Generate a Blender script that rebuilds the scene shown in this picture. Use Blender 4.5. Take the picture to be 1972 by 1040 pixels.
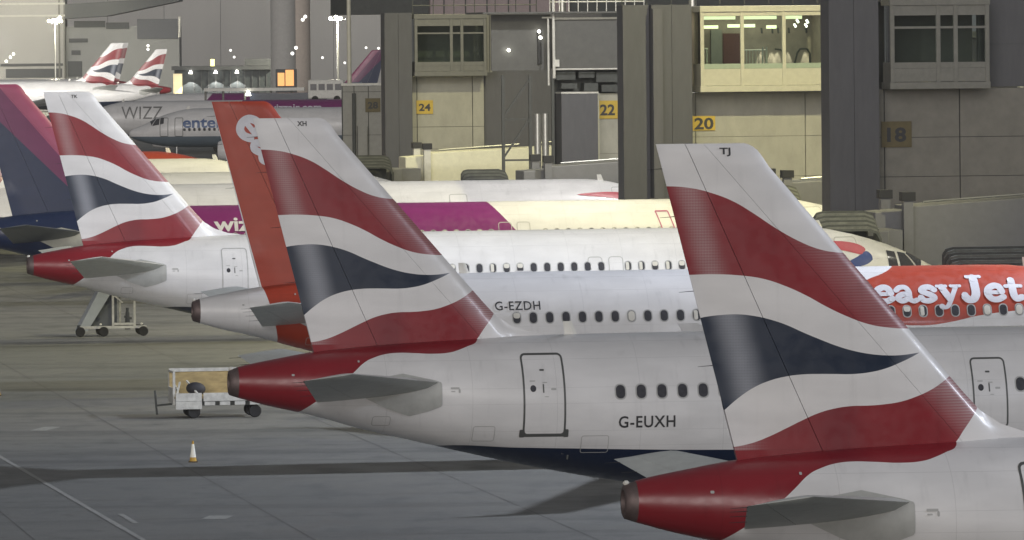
import bpy, bmesh, math, random
import numpy as np
from mathutils import Vector, Matrix
random.seed(7)
R = math.radians
for o in list(bpy.data.objects): bpy.data.objects.remove(o)
S = bpy.context.scene
COL = S.collection

# ------------------------------------------------------------------ camera
F_PX, CAM_Z, ROLL, PX0, PY0 = 11765.0, 13.86, 0.009, 986.0, 64.0
cam = bpy.data.cameras.new('camera'); camo = bpy.data.objects.new('camera', cam); COL.objects.link(camo)
cam.sensor_width = 36.0; cam.lens = 36.0 * F_PX / 1972.0
cam.shift_y = -(520.0 - PY0) / 1972.0
cam.clip_start = 1.0; cam.clip_end = 9000
camo.matrix_world = Matrix.Translation((0, 0, CAM_Z)) @ Matrix.Rotation(R(90), 4, 'X') @ Matrix.Rotation(-ROLL, 4, 'Z')
S.camera = camo

# ------------------------------------------------------------------ sky, sun, exposure
W = bpy.data.worlds.new('World'); S.world = W; W.use_nodes = True
wn = W.node_tree.nodes; wl = W.node_tree.links
bg = wn['Background']
sky = wn.new('ShaderNodeTexSky'); sky.sky_type = 'NISHITA'; sky.sun_disc = False
sky.sun_elevation = R(2); sky.sun_rotation = R(200)
mixw = wn.new('ShaderNodeMix'); mixw.data_type = 'RGBA'; mixw.inputs[0].default_value = 0.985
wl.new(sky.outputs[0], mixw.inputs[6]); mixw.inputs[7].default_value = (0.100, 0.102, 0.109, 1)   # lit night cloud
wl.new(mixw.outputs[2], bg.inputs[0]); bg.inputs[1].default_value = 0.95
sun = bpy.data.lights.new('sun', 'SUN'); sun.energy = 1.2; sun.angle = R(32); sun.color = (1.0, 0.965, 0.93)  # broad low lamp standing in for terminal light behind the camera
suno = bpy.data.objects.new('sun', sun); COL.objects.link(suno)
suno.rotation_euler = Vector((0.16, 1.0, -0.16)).to_track_quat('-Z', 'Y').to_euler()
S.view_settings.view_transform = 'Standard'; S.view_settings.look = 'None'
S.view_settings.exposure = 0.14; S.view_settings.gamma = 1.0; S.view_settings.use_curve_mapping = False
S.render.engine = 'CYCLES'
S.cycles.use_denoising = True; S.cycles.max_bounces = 6; S.cycles.sample_clamp_indirect = 4.0

# ------------------------------------------------------------------ frame of the stands
TH = R(10)
AX = Vector((math.cos(TH), math.sin(TH), 0)); NX = Vector((-math.sin(TH), math.cos(TH), 0))
STAND = Vector((-7.11, 40.35, 0))
def at(x, y, d):
    """a point of the place from its picture position and its distance"""
    dx, dy = x - PX0, y - PY0; c, s = math.cos(ROLL), math.sin(ROLL)
    return Vector(((dx*c - dy*s)/F_PX*d, d, CAM_Z - (dx*s + dy*c)/F_PX*d))

# ------------------------------------------------------------------ materials
MATS = {}
def nodes_of(m): m.use_nodes = True; return m.node_tree.nodes, m.node_tree.links
def mat(name, col, rough=0.5, metal=0.0, var=0.10, scale=3.0, bump=0.0, coat=0.0, spec=0.5, stretch=(1, 1, 1)):
    if name in MATS: return MATS[name]
    m = bpy.data.materials.new(name); n, l = nodes_of(m); b = n['Principled BSDF']
    b.inputs['Roughness'].default_value = rough; b.inputs['Metallic'].default_value = metal
    b.inputs['Coat Weight'].default_value = coat; b.inputs['Specular IOR Level'].default_value = spec
    tc = n.new('ShaderNodeTexCoord'); mp = n.new('ShaderNodeMapping'); mp.inputs['Scale'].default_value = stretch
    l.new(tc.outputs['Object'], mp.inputs[0])
    nz = n.new('ShaderNodeTexNoise'); nz.inputs['Scale'].default_value = scale; nz.inputs['Detail'].default_value = 6
    nz.inputs['Roughness'].default_value = 0.65; l.new(mp.outputs[0], nz.inputs['Vector'])
    mr = n.new('ShaderNodeMapRange'); mr.inputs[1].default_value = 0.3; mr.inputs[2].default_value = 0.7
    mr.inputs[3].default_value = 1 - var; mr.inputs[4].default_value = 1 + var*0.6
    l.new(nz.outputs['Fac'], mr.inputs[0])
    mx = n.new('ShaderNodeMix'); mx.data_type = 'RGBA'; mx.blend_type = 'MULTIPLY'; mx.inputs[0].default_value = 1
    mx.inputs[6].default_value = (*col, 1); l.new(mr.outputs[0], mx.inputs[7]); l.new(mx.outputs[2], b.inputs['Base Color'])
    if bump:
        bp = n.new('ShaderNodeBump'); bp.inputs['Strength'].default_value = bump; bp.inputs['Distance'].default_value = 0.02
        l.new(nz.outputs['Fac'], bp.inputs['Height']); l.new(bp.outputs[0], b.inputs['Normal'])
    MATS[name] = m; return m
def emit(name, col, k):
    if name in MATS: return MATS[name]
    m = bpy.data.materials.new(name); n, l = nodes_of(m); b = n['Principled BSDF']
    b.inputs['Base Color'].default_value = (*col, 1)
    b.inputs['Emission Color'].default_value = (*col, 1); b.inputs['Emission Strength'].default_value = k
    MATS[name] = m; return m
def glass(name):
    m = bpy.data.materials.new(name); n, l = nodes_of(m); n.clear()
    out = n.new('ShaderNodeOutputMaterial'); tr = n.new('ShaderNodeBsdfTransparent'); gl = n.new('ShaderNodeBsdfGlossy')
    gl.inputs['Roughness'].default_value = 0.05; tr.inputs[0].default_value = (0.86, 0.92, 0.88, 1)
    fr = n.new('ShaderNodeFresnel'); fr.inputs[0].default_value = 1.45; mx = n.new('ShaderNodeMixShader')
    l.new(fr.outputs[0], mx.inputs[0]); l.new(tr.outputs[0], mx.inputs[1]); l.new(gl.outputs[0], mx.inputs[2])
    l.new(mx.outputs[0], out.inputs[0]); MATS[name] = m; return m

class NT:
    """small helper to write paint schemes as arithmetic on nodes"""
    def __init__(s, m): s.n, s.l = nodes_of(m); s.b = s.n['Principled BSDF']
    def put(s, sock, v):
        if isinstance(v, (int, float)): sock.default_value = v
        elif isinstance(v, tuple): sock.default_value = (*v, 1)
        else: s.l.new(v, sock)
    def m(s, op, a, b=0.0, c=None):
        q = s.n.new('ShaderNodeMath'); q.operation = op; s.put(q.inputs[0], a); s.put(q.inputs[1], b)
        if c is not None: s.put(q.inputs[2], c)
        return q.outputs[0]
    def add(s, a, b): return s.m('ADD', a, b)
    def sub(s, a, b): return s.m('SUBTRACT', a, b)
    def mul(s, a, b): return s.m('MULTIPLY', a, b)
    def gt(s, a, b): return s.m('GREATER_THAN', a, b)
    def lt(s, a, b): return s.m('LESS_THAN', a, b)
    def mx(s, f, a, b):
        q = s.n.new('ShaderNodeMix'); q.data_type = 'RGBA'; s.put(q.inputs[0], f); s.put(q.inputs[6], a); s.put(q.inputs[7], b); return q.outputs[2]
    def ramp(s, v, a, b, c=0.0, d=1.0):
        q = s.n.new('ShaderNodeMapRange'); q.interpolation_type = 'SMOOTHSTEP'; s.put(q.inputs[0], v)
        for i, k in enumerate((a, b, c, d)): q.inputs[i+1].default_value = k
        return q.outputs[0]
    def bump(s, v, c, w):      # 1 at c, falling to 0 at c +- w
        return s.mul(s.ramp(v, c - w, c), s.ramp(v, c, c + w, 1.0, 0.0))
    def curve(s, x, pts, sx, sz):
        q = s.n.new('ShaderNodeFloatCurve'); cu = q.mapping.curves[0]; q.mapping.use_clip = False
        p = [(a/sx, b/sz) for a, b in pts]
        if p[0][0] > 0: p = [(0.0, p[0][1])] + p
        if p[-1][0] < 1: p = p + [(1.0, p[-1][1])]
        cu.points[0].location = p[0]; cu.points[1].location = p[-1]
        for a in p[1:-1]: cu.points.new(*a)
        q.mapping.update(); s.put(q.inputs['Value'], s.mul(x, 1.0/sx)); return s.mul(q.outputs[0], sz)
    def xyz(s):
        tc = s.n.new('ShaderNodeTexCoord'); sp = s.n.new('ShaderNodeSeparateXYZ'); s.l.new(tc.outputs['Object'], sp.inputs[0])
        s.tc = tc; s.xyz0 = (sp.outputs[0], sp.outputs[1], sp.outputs[2]); return s.xyz0
    def noise(s, scale, detail=5, stretch=(1, 1, 1)):
        mp = s.n.new('ShaderNodeMapping'); mp.inputs['Scale'].default_value = stretch; s.l.new(s.tc.outputs['Object'], mp.inputs[0])
        q = s.n.new('ShaderNodeTexNoise'); q.inputs['Scale'].default_value = scale; q.inputs['Detail'].default_value = detail
        s.l.new(mp.outputs[0], q.inputs['Vector']); return q.outputs['Fac']
    def finish(s, col, rough=0.3, dirt=0.10):
        f = s.ramp(s.noise(1.3, 7, (0.5, 1, 1.6)), 0.35, 0.7, 1 - dirt, 1.0)
        x, y, z = s.xyz0
        jx = s.lt(s.m('PINGPONG', s.add(x, 0.4), 1.065), 0.007); jz = s.lt(s.m('ABSOLUTE', s.sub(s.m('PINGPONG', s.sub(z, 0.30), 0.55), 0.2)), 0.005)
        f = s.mul(f, s.sub(1.0, s.mul(s.mul(s.m('MAXIMUM', jx, jz), s.lt(z, 6.2)), 0.15)))
        f = s.mul(f, s.ramp(s.noise(2.2, 5, (2.2, 1, .12)), .55, .8, 1.0, 1 - dirt*1.1))
        q = s.n.new('ShaderNodeMix'); q.data_type = 'RGBA'; q.blend_type = 'MULTIPLY'; q.inputs[0].default_value = 1
        s.put(q.inputs[6], col); s.put(q.inputs[7], f); s.l.new(q.outputs[2], s.b.inputs['Base Color'])
        s.put(s.b.inputs['Roughness'], s.ramp(s.noise(4.0), 0.3, 0.7, rough*0.85, rough*1.25))
        s.b.inputs['Coat Weight'].default_value = 0.05; s.b.inputs['Coat Roughness'].default_value = 0.12

WHITE = (0.70, 0.692, 0.688)
B1 = [(0.846,10.971),(1.311,10.935),(1.727,10.833),(2.152,10.662),(2.498,10.453),(2.944,10.154),(3.39,9.904),(3.738,9.762),(4.087,9.689),(4.4,9.67)]
B2 = [(1.256,9.304),(1.792,9.31),(2.289,9.278),(2.686,9.214),(3.083,9.081),(3.501,8.889),(3.878,8.678),(4.276,8.486),(4.655,8.343),(4.975,8.274),(5.6,8.225)]
B3 = [(1.437,8.485),(1.586,8.512),(1.894,8.546),(2.202,8.554),(2.511,8.519),(2.818,8.447),(3.126,8.34),(3.434,8.198),(3.743,8.066),(4.051,7.943),(4.36,7.845),(4.67,7.779),(4.981,7.743),(5.291,7.738),(5.683,7.778),(6.2,7.84)]
B4 = [(1.7,6.55),(1.897,6.727),(2.188,6.965),(2.498,7.173),(2.808,7.303),(3.118,7.376),(3.427,7.409),(3.737,7.413),(4.046,7.407),(4.356,7.401),(4.667,7.425),(4.978,7.487),(5.29,7.599),(5.683,7.778),(6.2,8.1)]
B5 = [(0.0,5.9),(2.07,6.063),(2.489,6.142),(2.798,6.257),(3.109,6.402),(3.419,6.551),(3.73,6.682),(4.04,6.763),(4.351,6.801),(4.661,6.804),(4.972,6.823),(5.283,6.866),(5.596,6.958),(5.908,7.089),(6.257,7.301),(6.9,7.7)]
B6 = [(0.0,3.0),(1.6,4.2),(2.07,4.57),(2.82,5.14),(3.04,5.33),(3.36,5.59),(3.62,5.70),(3.89,5.77),(4.20,5.80),(4.64,5.79),(5.08,5.77),(5.55,5.80),(5.82,5.87),(6.0,5.93),(6.281,6.035),(6.525,6.333),(6.821,6.709),(7.2,7.2),(8.0,9.0)]
def ribbon_paint():
    m = bpy.data.materials.new('ribbon_livery'); t = NT(m); x, y, z = t.xyz()
    red, blue, navy, pale = (0.235, 0.018, 0.026), (0.009, 0.019, 0.042), (0.010, 0.018, 0.045), (0.56, 0.50, 0.50)
    te = t.sub(x, t.add(0.683, t.mul(t.sub(11.76, z), 0.252)))            # distance ahead of the trailing edge
    le = t.sub(t.add(2.84, t.mul(t.sub(11.32, z), 0.8627)), x)            # distance behind the leading edge
    fine = t.m('SINE', t.mul(z, 118.0)); fine2 = t.m('SINE', t.mul(x, 118.0))
    dots = t.ramp(t.add(fine, t.mul(fine2, 0.6)), -1.2, 1.2, 0.55, 1.0)
    lines = t.ramp(fine, -0.9, 0.9, 0.55, 1.0)
    b1, b2, b3 = t.curve(x, B1, 10, 12), t.curve(x, B2, 10, 12), t.curve(x, B3, 10, 12)
    b4, b5, b6 = t.curve(x, B4, 10, 12), t.curve(x, B5, 10, 12), t.curve(x, B6, 10, 12)
    r1 = t.mul(t.gt(z, b2), t.lt(z, b1))
    bl = t.mul(t.mul(t.gt(z, b4), t.lt(z, b3)), t.lt(x, 5.683))
    r2 = t.mul(t.mul(t.lt(z, b5), t.gt(z, b6)), t.lt(x, 7.3))
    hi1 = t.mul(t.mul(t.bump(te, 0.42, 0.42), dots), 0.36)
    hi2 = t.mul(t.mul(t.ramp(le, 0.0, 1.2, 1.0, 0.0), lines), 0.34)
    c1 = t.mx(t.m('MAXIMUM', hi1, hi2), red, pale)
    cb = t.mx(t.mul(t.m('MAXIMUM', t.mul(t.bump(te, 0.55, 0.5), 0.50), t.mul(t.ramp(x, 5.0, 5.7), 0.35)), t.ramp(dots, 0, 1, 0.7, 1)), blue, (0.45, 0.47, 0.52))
    up = t.gt(z, 6.0)
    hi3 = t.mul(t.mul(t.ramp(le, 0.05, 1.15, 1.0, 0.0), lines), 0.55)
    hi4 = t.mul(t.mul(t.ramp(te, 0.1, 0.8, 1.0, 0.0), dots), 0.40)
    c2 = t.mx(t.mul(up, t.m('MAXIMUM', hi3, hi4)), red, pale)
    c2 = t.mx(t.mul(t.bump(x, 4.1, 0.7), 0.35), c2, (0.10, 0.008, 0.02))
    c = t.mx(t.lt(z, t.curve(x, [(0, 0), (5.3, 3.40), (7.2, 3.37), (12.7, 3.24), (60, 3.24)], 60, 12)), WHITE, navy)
    c = t.mx(r1, c, c1); c = t.mx(bl, c, cb); c = t.mx(r2, c, c2)
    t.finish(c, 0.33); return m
def orange_paint():
    m = bpy.data.materials.new('orange_livery'); t = NT(m); x, y, z = t.xyz()
    org = (0.38, 0.052, 0.026)
    te = t.add(0.683, t.mul(t.sub(11.76, z), 0.2615))
    tail = t.mul(t.gt(x, te), t.lt(x, t.add(7.4, t.mul(t.sub(z, 6.0), 1.0))))
    lo = t.curve(x, [(0, 9), (21.0, 5.6), (21.8, 4.75), (22.4, 4.42), (22.99, 4.33), (23.68, 4.32), (24.42, 4.41), (25.44, 4.61), (26.87, 4.75), (29.0, 4.80), (31, 4.5), (34, 3.4), (60, 3.0)], 60, 12)
    lf = t.curve(z, [(0, 19.6), (5.0, 20.3), (5.6, 21.4), (5.82, 21.94), (5.97, 22.43), (6.10, 22.75), (6.19, 22.95), (6.5, 23.2), (12, 23.2)], 12, 60)
    front = t.mul(t.gt(z, lo), t.gt(x, lf))
    c = t.mx(t.m('MAXIMUM', tail, front), WHITE, org); t.finish(c, 0.38); return m
def purple_paint():
    m = bpy.data.materials.new('purple_livery'); t = NT(m); x, y, z = t.xyz()
    pur, pink, navy, deep = (0.190, 0.022, 0.140), (0.330, 0.075, 0.170), (0.018, 0.030, 0.085), (0.150, 0.030, 0.110)
    le = t.sub(t.add(2.84, t.mul(t.sub(11.32, z), 0.8627)), x)
    edge = t.add(23.86, t.mul(t.sub(6.17, z), 0.85))
    lo = t.curve(x, [(0, 6.6), (10.0, 5.75), (10.74, 5.41), (11.4, 5.05), (12.23, 4.81), (14, 4.3), (18, 3.9), (60, 3.6)], 60, 12)
    body = t.mul(t.mul(t.lt(x, edge), t.gt(z, lo)), t.lt(z, 6.3))
    c = t.mx(body, WHITE, pur)
    tailn = t.lt(x, t.sub(7.2, t.mul(t.sub(z, 4.0), 0.55)))
    c = t.mx(t.mul(tailn, t.lt(z, 6.3)), c, navy)
    fc = t.mx(t.gt(le, 0.95), pink, deep)
    fc = t.mx(t.lt(z, t.add(10.06, t.mul(t.sub(x, 1.66), -0.976))), fc, navy)
    c = t.mx(t.gt(z, 6.17), c, fc)
    t.finish(c, 0.36); return m
def plain_paint(name, belly=None, line=3.0, top=WHITE):
    m = bpy.data.materials.new(name); t = NT(m); x, y, z = t.xyz()
    c = t.mx(t.lt(z, line), top, belly if belly else top); t.finish(c, 0.35); return m

M_RIB, M_ORG, M_PUR = ribbon_paint(), orange_paint(), purple_paint()
M_ENT = plain_paint('white_blue_livery', (0.14, 0.18, 0.22), 3.2)
M_WHT = plain_paint('white_livery')
m_grey = mat('stabiliser_grey', (0.56, 0.575, 0.54), 0.4, var=0.12)
m_seal = mat('seal_plate_grey', (0.40, 0.405, 0.385), 0.45, var=0.15)
m_exh = mat('exhaust_metal', (0.15, 0.115, 0.11), 0.55, 0.5, var=0.25, scale=6)
m_hole = mat('exhaust_hole', (0.01, 0.01, 0.01), 0.8)
m_dkline = mat('door_outline_paint', (0.085, 0.088, 0.085), 0.5)
m_ltline = mat('door_outline_pale', (0.42, 0.42, 0.40), 0.45)
m_pink = mat('pink_outline_paint', (0.42, 0.12, 0.22), 0.45)
m_ink = mat('black_lettering', (0.03, 0.03, 0.033), 0.5)
m_wlet = mat('white_lettering', (0.60, 0.60, 0.64), 0.45)
m_blet = mat('blue_lettering', (0.05, 0.10, 0.24), 0.45)
m_pane = mat('window_pane', (0.06, 0.06, 0.068), 0.14, var=0.3, scale=9)
m_blind = mat('window_blind', (0.60, 0.58, 0.52), 0.6)
m_rim = mat('window_rim', (0.40, 0.40, 0.39), 0.4)
m_wing = mat('wing_grey', (0.42, 0.43, 0.45), 0.35, var=0.1)
m_tyre = mat('tyre_rubber', (0.018, 0.018, 0.018), 0.85)
m_steel = mat('bare_steel', (0.42, 0.42, 0.41), 0.35, 0.8)
m_white = mat('white_paint', (0.66, 0.65, 0.60), 0.45, var=0.15)
m_redrib = mat('ribbon_red', (0.42, 0.05, 0.07), 0.4)
m_blurib = mat('ribbon_blue', (0.02, 0.05, 0.22), 0.4)
m_whtrib = mat('ribbon_white', WHITE, 0.35)

# ------------------------------------------------------------------ mesh helpers
class MB:
    def __init__(s): s.v = []; s.f = []; s.mi = []
    def face(s, idx, m=0): s.f.append(tuple(idx)); s.mi.append(m)
    def poly(s, pts, m=0):
        b = len(s.v); s.v += [tuple(p) for p in pts]; s.face(range(b, b + len(pts)), m)
    def box(s, x0, x1, y0, y1, z0, z1, m=0, M=None):
        b = len(s.v); P = [(x, y, z) for z in (z0, z1) for y in (y0, y1) for x in (x0, x1)]
        if M is not None: P = [tuple(M @ Vector(p)) for p in P]
        s.v += P
        for q in ((0,2,3,1),(4,5,7,6),(0,1,5,4),(2,6,7,3),(0,4,6,2),(1,3,7,5)): s.face([b+i for i in q], m)
        return s
    def bar(s, p0, p1, w, h=None, m=0):
        p0, p1 = Vector(p0), Vector(p1); d = (p1 - p0); L = d.length; h = h or w
        M = Matrix.Translation(p0) @ d.to_track_quat('X', 'Z').to_matrix().to_4x4()
        return s.box(0, L, -w/2, w/2, -h/2, h/2, m, M)
    def tube(s, p0, p1, r0, r1=None, n=10, m=0, caps=True):
        p0, p1 = Vector(p0), Vector(p1); r1 = r0 if r1 is None else r1
        q = (p1 - p0).to_track_quat('Z', 'Y'); b = len(s.v)
        for p, r in ((p0, r0), (p1, r1)):
            for i in range(n):
                a = 2*math.pi*i/n; s.v.append(tuple(p + q @ Vector((r*math.cos(a), r*math.sin(a), 0))))
        for i in range(n): j = (i+1) % n; s.face((b+i, b+j, b+n+j, b+n+i), m)
        if caps: s.face([b+i for i in reversed(range(n))], m); s.face([b+n+i for i in range(n)], m)
        return s
    def rings(s, R_, m=0, closed=True, caps=(True, True)):
        b = len(s.v); n = len(R_[0])
        for r in R_: s.v += [tuple(p) for p in r]
        for k in range(len(R_)-1):
            for i in range(n if closed else n-1):
                j = (i+1) % n; s.face((b+k*n+i, b+k*n+j, b+(k+1)*n+j, b+(k+1)*n+i), m)
        if closed and caps[0]: s.face([b+i for i in reversed(range(n))], m)
        if closed and caps[1]: s.face([b+(len(R_)-1)*n+i for i in range(n)], m)
        return s
    def lathe(s, prof, o, ax='X', n=24, m=0):
        R_ = []
        for a, r in prof:
            ring = []
            for i in range(n):
                t = 2*math.pi*i/n; u, v = r*math.cos(t), r*math.sin(t)
                ring.append({'X': (o[0]+a, o[1]+u, o[2]+v), 'Y': (o[0]+u, o[1]+a, o[2]+v), 'Z': (o[0]+u, o[1]+v, o[2]+a)}[ax])
            R_.append(ring)
        return s.rings(R_, m)
    def mesh(s, name, mats, smooth=False):
        me = bpy.data.meshes.new(name); me.from_pydata(s.v, [], s.f)
        for m in (mats if isinstance(mats, (list, tuple)) else [mats]): me.materials.append(m)
        me.polygons.foreach_set('material_index', s.mi)
        bm = bmesh.new(); bm.from_mesh(me); bmesh.ops.recalc_face_normals(bm, faces=bm.faces); bm.to_mesh(me); bm.free()
        if smooth:
            me.polygons.foreach_set('use_smooth', [True]*len(me.polygons)); me.set_sharp_from_angle(angle=R(38))
        return me
    def build(s, name, mats, parent=None, smooth=False, bevel=0.0):
        o = link(name, s.mesh(name, mats, smooth), parent)
        if bevel:
            b = o.modifiers.new('bevel', 'BEVEL'); b.width = bevel; b.segments = 2; b.limit_method = 'ANGLE'
        return o
def link(name, me, parent=None):
    o = bpy.data.objects.new(name, me); COL.objects.link(o); o.parent = parent; return o
def tag(o, label, cat, group=None):
    o['label'] = label; o['category'] = cat
    if group: o['group'] = group
    return o
def thing(name, label, cat, loc=(0, 0, 0), rz=0.0, group=None, scale=1.0):
    o = bpy.data.objects.new(name, None); COL.objects.link(o); o.location = loc; o.rotation_euler = (0, 0, rz)
    o.scale = (scale,)*3; o.empty_display_size = 0.2
    return tag(o, label, cat, group)
def struct(o): o['kind'] = 'structure'; return o

def text2d(txt, size, bold=0.0, spacing=1.0):
    """flat outline lettering as (verts2d, faces) from the built-in font"""
    cu = bpy.data.curves.new('txt', 'FONT'); cu.body = txt; cu.size = size; cu.offset = bold; cu.space_character = spacing
    cu.resolution_u = 3
    o = bpy.data.objects.new('txt', cu); COL.objects.link(o)
    dg = bpy.context.evaluated_depsgraph_get(); me = bpy.data.meshes.new_from_object(o.evaluated_get(dg))
    V = [(v.co.x, v.co.y) for v in me.vertices]; Fc = [tuple(p.vertices) for p in me.polygons]
    bpy.data.objects.remove(o); bpy.data.curves.remove(cu); bpy.data.meshes.remove(me)
    xs = [v[0] for v in V]; x0 = min(xs)
    return [(a - x0, b) for a, b in V], Fc, max(xs) - x0
def lettering(name, txt, size, fn, mt, parent, bold=0.0, width=None, spacing=1.0, depth=0.012):
    """lettering laid on a surface; fn(u, v, lift) gives the point"""
    V, Fc, w = text2d(txt, size, bold, spacing); k = (width / w) if width else 1.0
    bm = bmesh.new(); vs = [bm.verts.new((a*k, c, 0)) for a, c in V]
    for q in Fc:
        try: bm.faces.new([vs[i] for i in q])
        except ValueError: pass
    lo, hi = min(c for a, c in V), max(c for a, c in V); n = max(1, int((hi-lo)/.14))
    for i in range(1, n): bmesh.ops.bisect_plane(bm, geom=bm.verts[:]+bm.edges[:]+bm.faces[:], plane_co=(0, lo+(hi-lo)*i/n, 0), plane_no=(0, 1, 0))
    bm.verts.ensure_lookup_table(); bm.verts.index_update()
    b = MB(); b.v = [tuple(fn(v.co.x, v.co.y, depth)) for v in bm.verts]
    for f in bm.faces: b.face([v.index for v in f.verts])
    bm.free(); return b.build(name, mt, parent)

def smooth_pts(P, n=6):
    out = []
    for i in range(len(P)-1):
        p0, p1, p2, p3 = P[max(i-1, 0)], P[i], P[i+1], P[min(i+2, len(P)-1)]
        for k in range(n):
            t = k/n
            out.append(tuple(0.5*((2*b) + (-a+c)*t + (2*a-5*b+4*c-d)*t*t + (-a+3*b-3*c+d)*t**3) for a, b, c, d in zip(p0, p1, p2, p3)))
    return out + [P[-1]]
GLYPH = {   # heavy rounded lettering, strokes as (width, points), x-height 1
 'e': (0.98, [(0.20, [(0.16,.53),(0.5,.53),(0.82,.53)]), (0.30, [(0.82,.56),(0.72,.84),(0.48,.90),(0.20,.72),(0.15,.42),(0.32,.16),(0.60,.12),(0.86,.26)])]),
 'a': (1.12, [(0.24, [(0.12,.72),(0.30,.88),(0.56,.88),(0.70,.66),(0.70,.40),(0.72,.20),(0.88,.10),(1.04,.16)]), (0.27, [(0.64,.50),(0.34,.48),(0.16,.28),(0.34,.12),(0.62,.24)])]),
 's': (0.90, [(0.28, [(0.78,.72),(0.58,.88),(0.30,.84),(0.18,.68),(0.40,.54),(0.64,.42),(0.74,.27),(0.52,.12),(0.26,.13),(0.12,.30)])]),
 'y': (1.16, [(0.31, [(0.26,.86),(0.40,.55),(0.58,.20)]), (0.20, [(0.92,.86),(0.76,.50),(0.58,.06),(0.42,-.24),(0.22,-.30)]), (0.15, [(0.04,.92),(0.46,.92)]), (0.15, [(0.70,.92),(1.12,.92)]), (0.25, [(0.16,-.22),(0.20,-.28)])]),
 'J': (1.08, [(0.36, [(0.68,1.34),(0.68,.80),(0.66,.42),(0.52,.16),(0.30,.13),(0.16,.28)]), (0.16, [(0.38,1.42),(1.00,1.42)]), (0.30, [(0.14,.40),(0.18,.30)])]),
 't': (0.84, [(0.32, [(0.38,1.18),(0.38,.70),(0.40,.36),(0.52,.15),(0.76,.22)]), (0.18, [(0.06,.86),(0.40,.88),(0.78,.86)])]),
}
def fat_lettering(name, txt, fn, mt, parent, depth=0.012):
    """fn(u, v, lift): u along the word in x-height units"""
    b = MB(); u0 = 0; lay = 0
    for ch in txt:
        adv, strokes = GLYPH[ch]
        for w, pts in strokes:
            w *= 1.12
            P = smooth_pts(pts, 5); lay += 1; lift = depth + 0.0015*(lay % 4); base = len(b.v); n = len(P)
            for i, (x, y) in enumerate(P):
                a, c = P[max(i-1, 0)], P[min(i+1, n-1)]; dx, dy = c[0]-a[0], c[1]-a[1]; L = math.hypot(dx, dy) or 1
                nx, ny = -dy/L*w/2, dx/L*w/2
                for k in (-1, -0.5, 0, 0.5, 1): b.v.append(tuple(fn(u0 + x + nx*k, y + ny*k, lift)))
            for i in range(n-1):
                for k in range(4): q = base + i*5 + k; b.face((q, q+1, q+6, q+5))
            for (x, y) in (P[0], P[-1]):
                lay += 1; base = len(b.v)
                for k in range(10):
                    t = 2*math.pi*k/10; b.v.append(tuple(fn(u0 + x + w/2*math.cos(t), y + w/2*math.sin(t), depth + 0.007 + 0.0015*(lay % 3))))
                b.face(range(base, base+10))
        u0 += adv
    return b.build(name, mt, parent)

# ------------------------------------------------------------------ airliner shape (x forward from the tail end, z up)
T_TOP = [(0,5.40),(.35,5.50),(1.2,5.66),(2.17,5.82),(3.5,5.96),(5,6.06),(7,6.13),(9,6.16),(12,6.17),(16,6.17)]
T_BOT = [(0,4.76),(.35,4.66),(.9,4.50),(2.1,4.22),(3.4,3.84),(4.7,3.52),(5.6,3.30),(7.4,2.88),(9.5,2.47),(11.5,2.19),(13.5,2.06),(16,2.03)]
T_HW = [(0,.30),(.35,.40),(1,.62),(2,.92),(3.5,1.26),(5,1.52),(7,1.76),(9,1.90),(11,1.96),(13,1.975),(16,1.975)]
N_TOP = [(0,3.5),(.12,3.78),(.35,3.95),(.8,4.15),(1.5,4.42),(2.06,4.68),(2.68,5.02),(3.3,5.30),(3.94,5.52),(5,5.83),(6.04,6.05),(7.5,6.17),(9,6.17)]
N_BOT = [(0,3.5),(.12,3.22),(.35,3.03),(.8,2.82),(1.5,2.6),(2.4,2.38),(3.4,2.2),(4.6,2.09),(6,2.04),(9,2.03)]
N_HW = [(0,.02),(.12,.33),(.35,.55),(.8,.82),(1.5,1.14),(2.3,1.42),(3.2,1.65),(4.3,1.83),(5.5,1.93),(7,1.975),(9,1.975)]
def hermite(T):
    X = np.array([a for a, b in T]); Y = np.array([b for a, b in T]); d = np.diff(Y)/np.diff(X); m = np.zeros(len(X)); m[0], m[-1] = d[0], d[-1]
    for i in range(1, len(X)-1): m[i] = 0 if d[i-1]*d[i] <= 0 else 2*d[i-1]*d[i]/(d[i-1]+d[i])
    def f(x):
        x = min(max(x, X[0]), X[-1]); i = min(int(np.searchsorted(X, x, 'right'))-1, len(X)-2); h = X[i+1]-X[i]; t = (x-X[i])/h
        return float((2*t**3-3*t*t+1)*Y[i] + (t**3-2*t*t+t)*h*m[i] + (-2*t**3+3*t*t)*Y[i+1] + (t**3-t*t)*h*m[i+1])
    return f
TT, TBt, TH_, NT_, NB_, NH_ = [hermite(q) for q in (T_TOP, T_BOT, T_HW, N_TOP, N_BOT, N_HW)]
class Hull:
    def __init__(s, L): s.L = L
    def sec(s, x):
        if x < 16: return TT(x), TBt(x), TH_(x)
        d = s.L - x; return NT_(d), NB_(d), NH_(d)
    def at(s, x, z, lift=0.0, side=-1):
        t, b, h = s.sec(x); c, r = (t+b)/2, (t-b)/2; k = max(-0.999, min(0.999, (z-c)/r)); y = h*math.sqrt(1-k*k)
        n = Vector((0, y/h/h, (z-c)/r/r)).normalized()
        return Vector((x, side*(y + n.y*lift), z + n.z*lift))
    def ang(s, x, phi, lift=0.0, side=-1):
        t, b, h = s.sec(x); c, r = (t+b)/2, (t-b)/2
        return Vector((x, side*(h+lift)*math.sin(phi), c + (r+lift)*math.cos(phi)))

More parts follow.
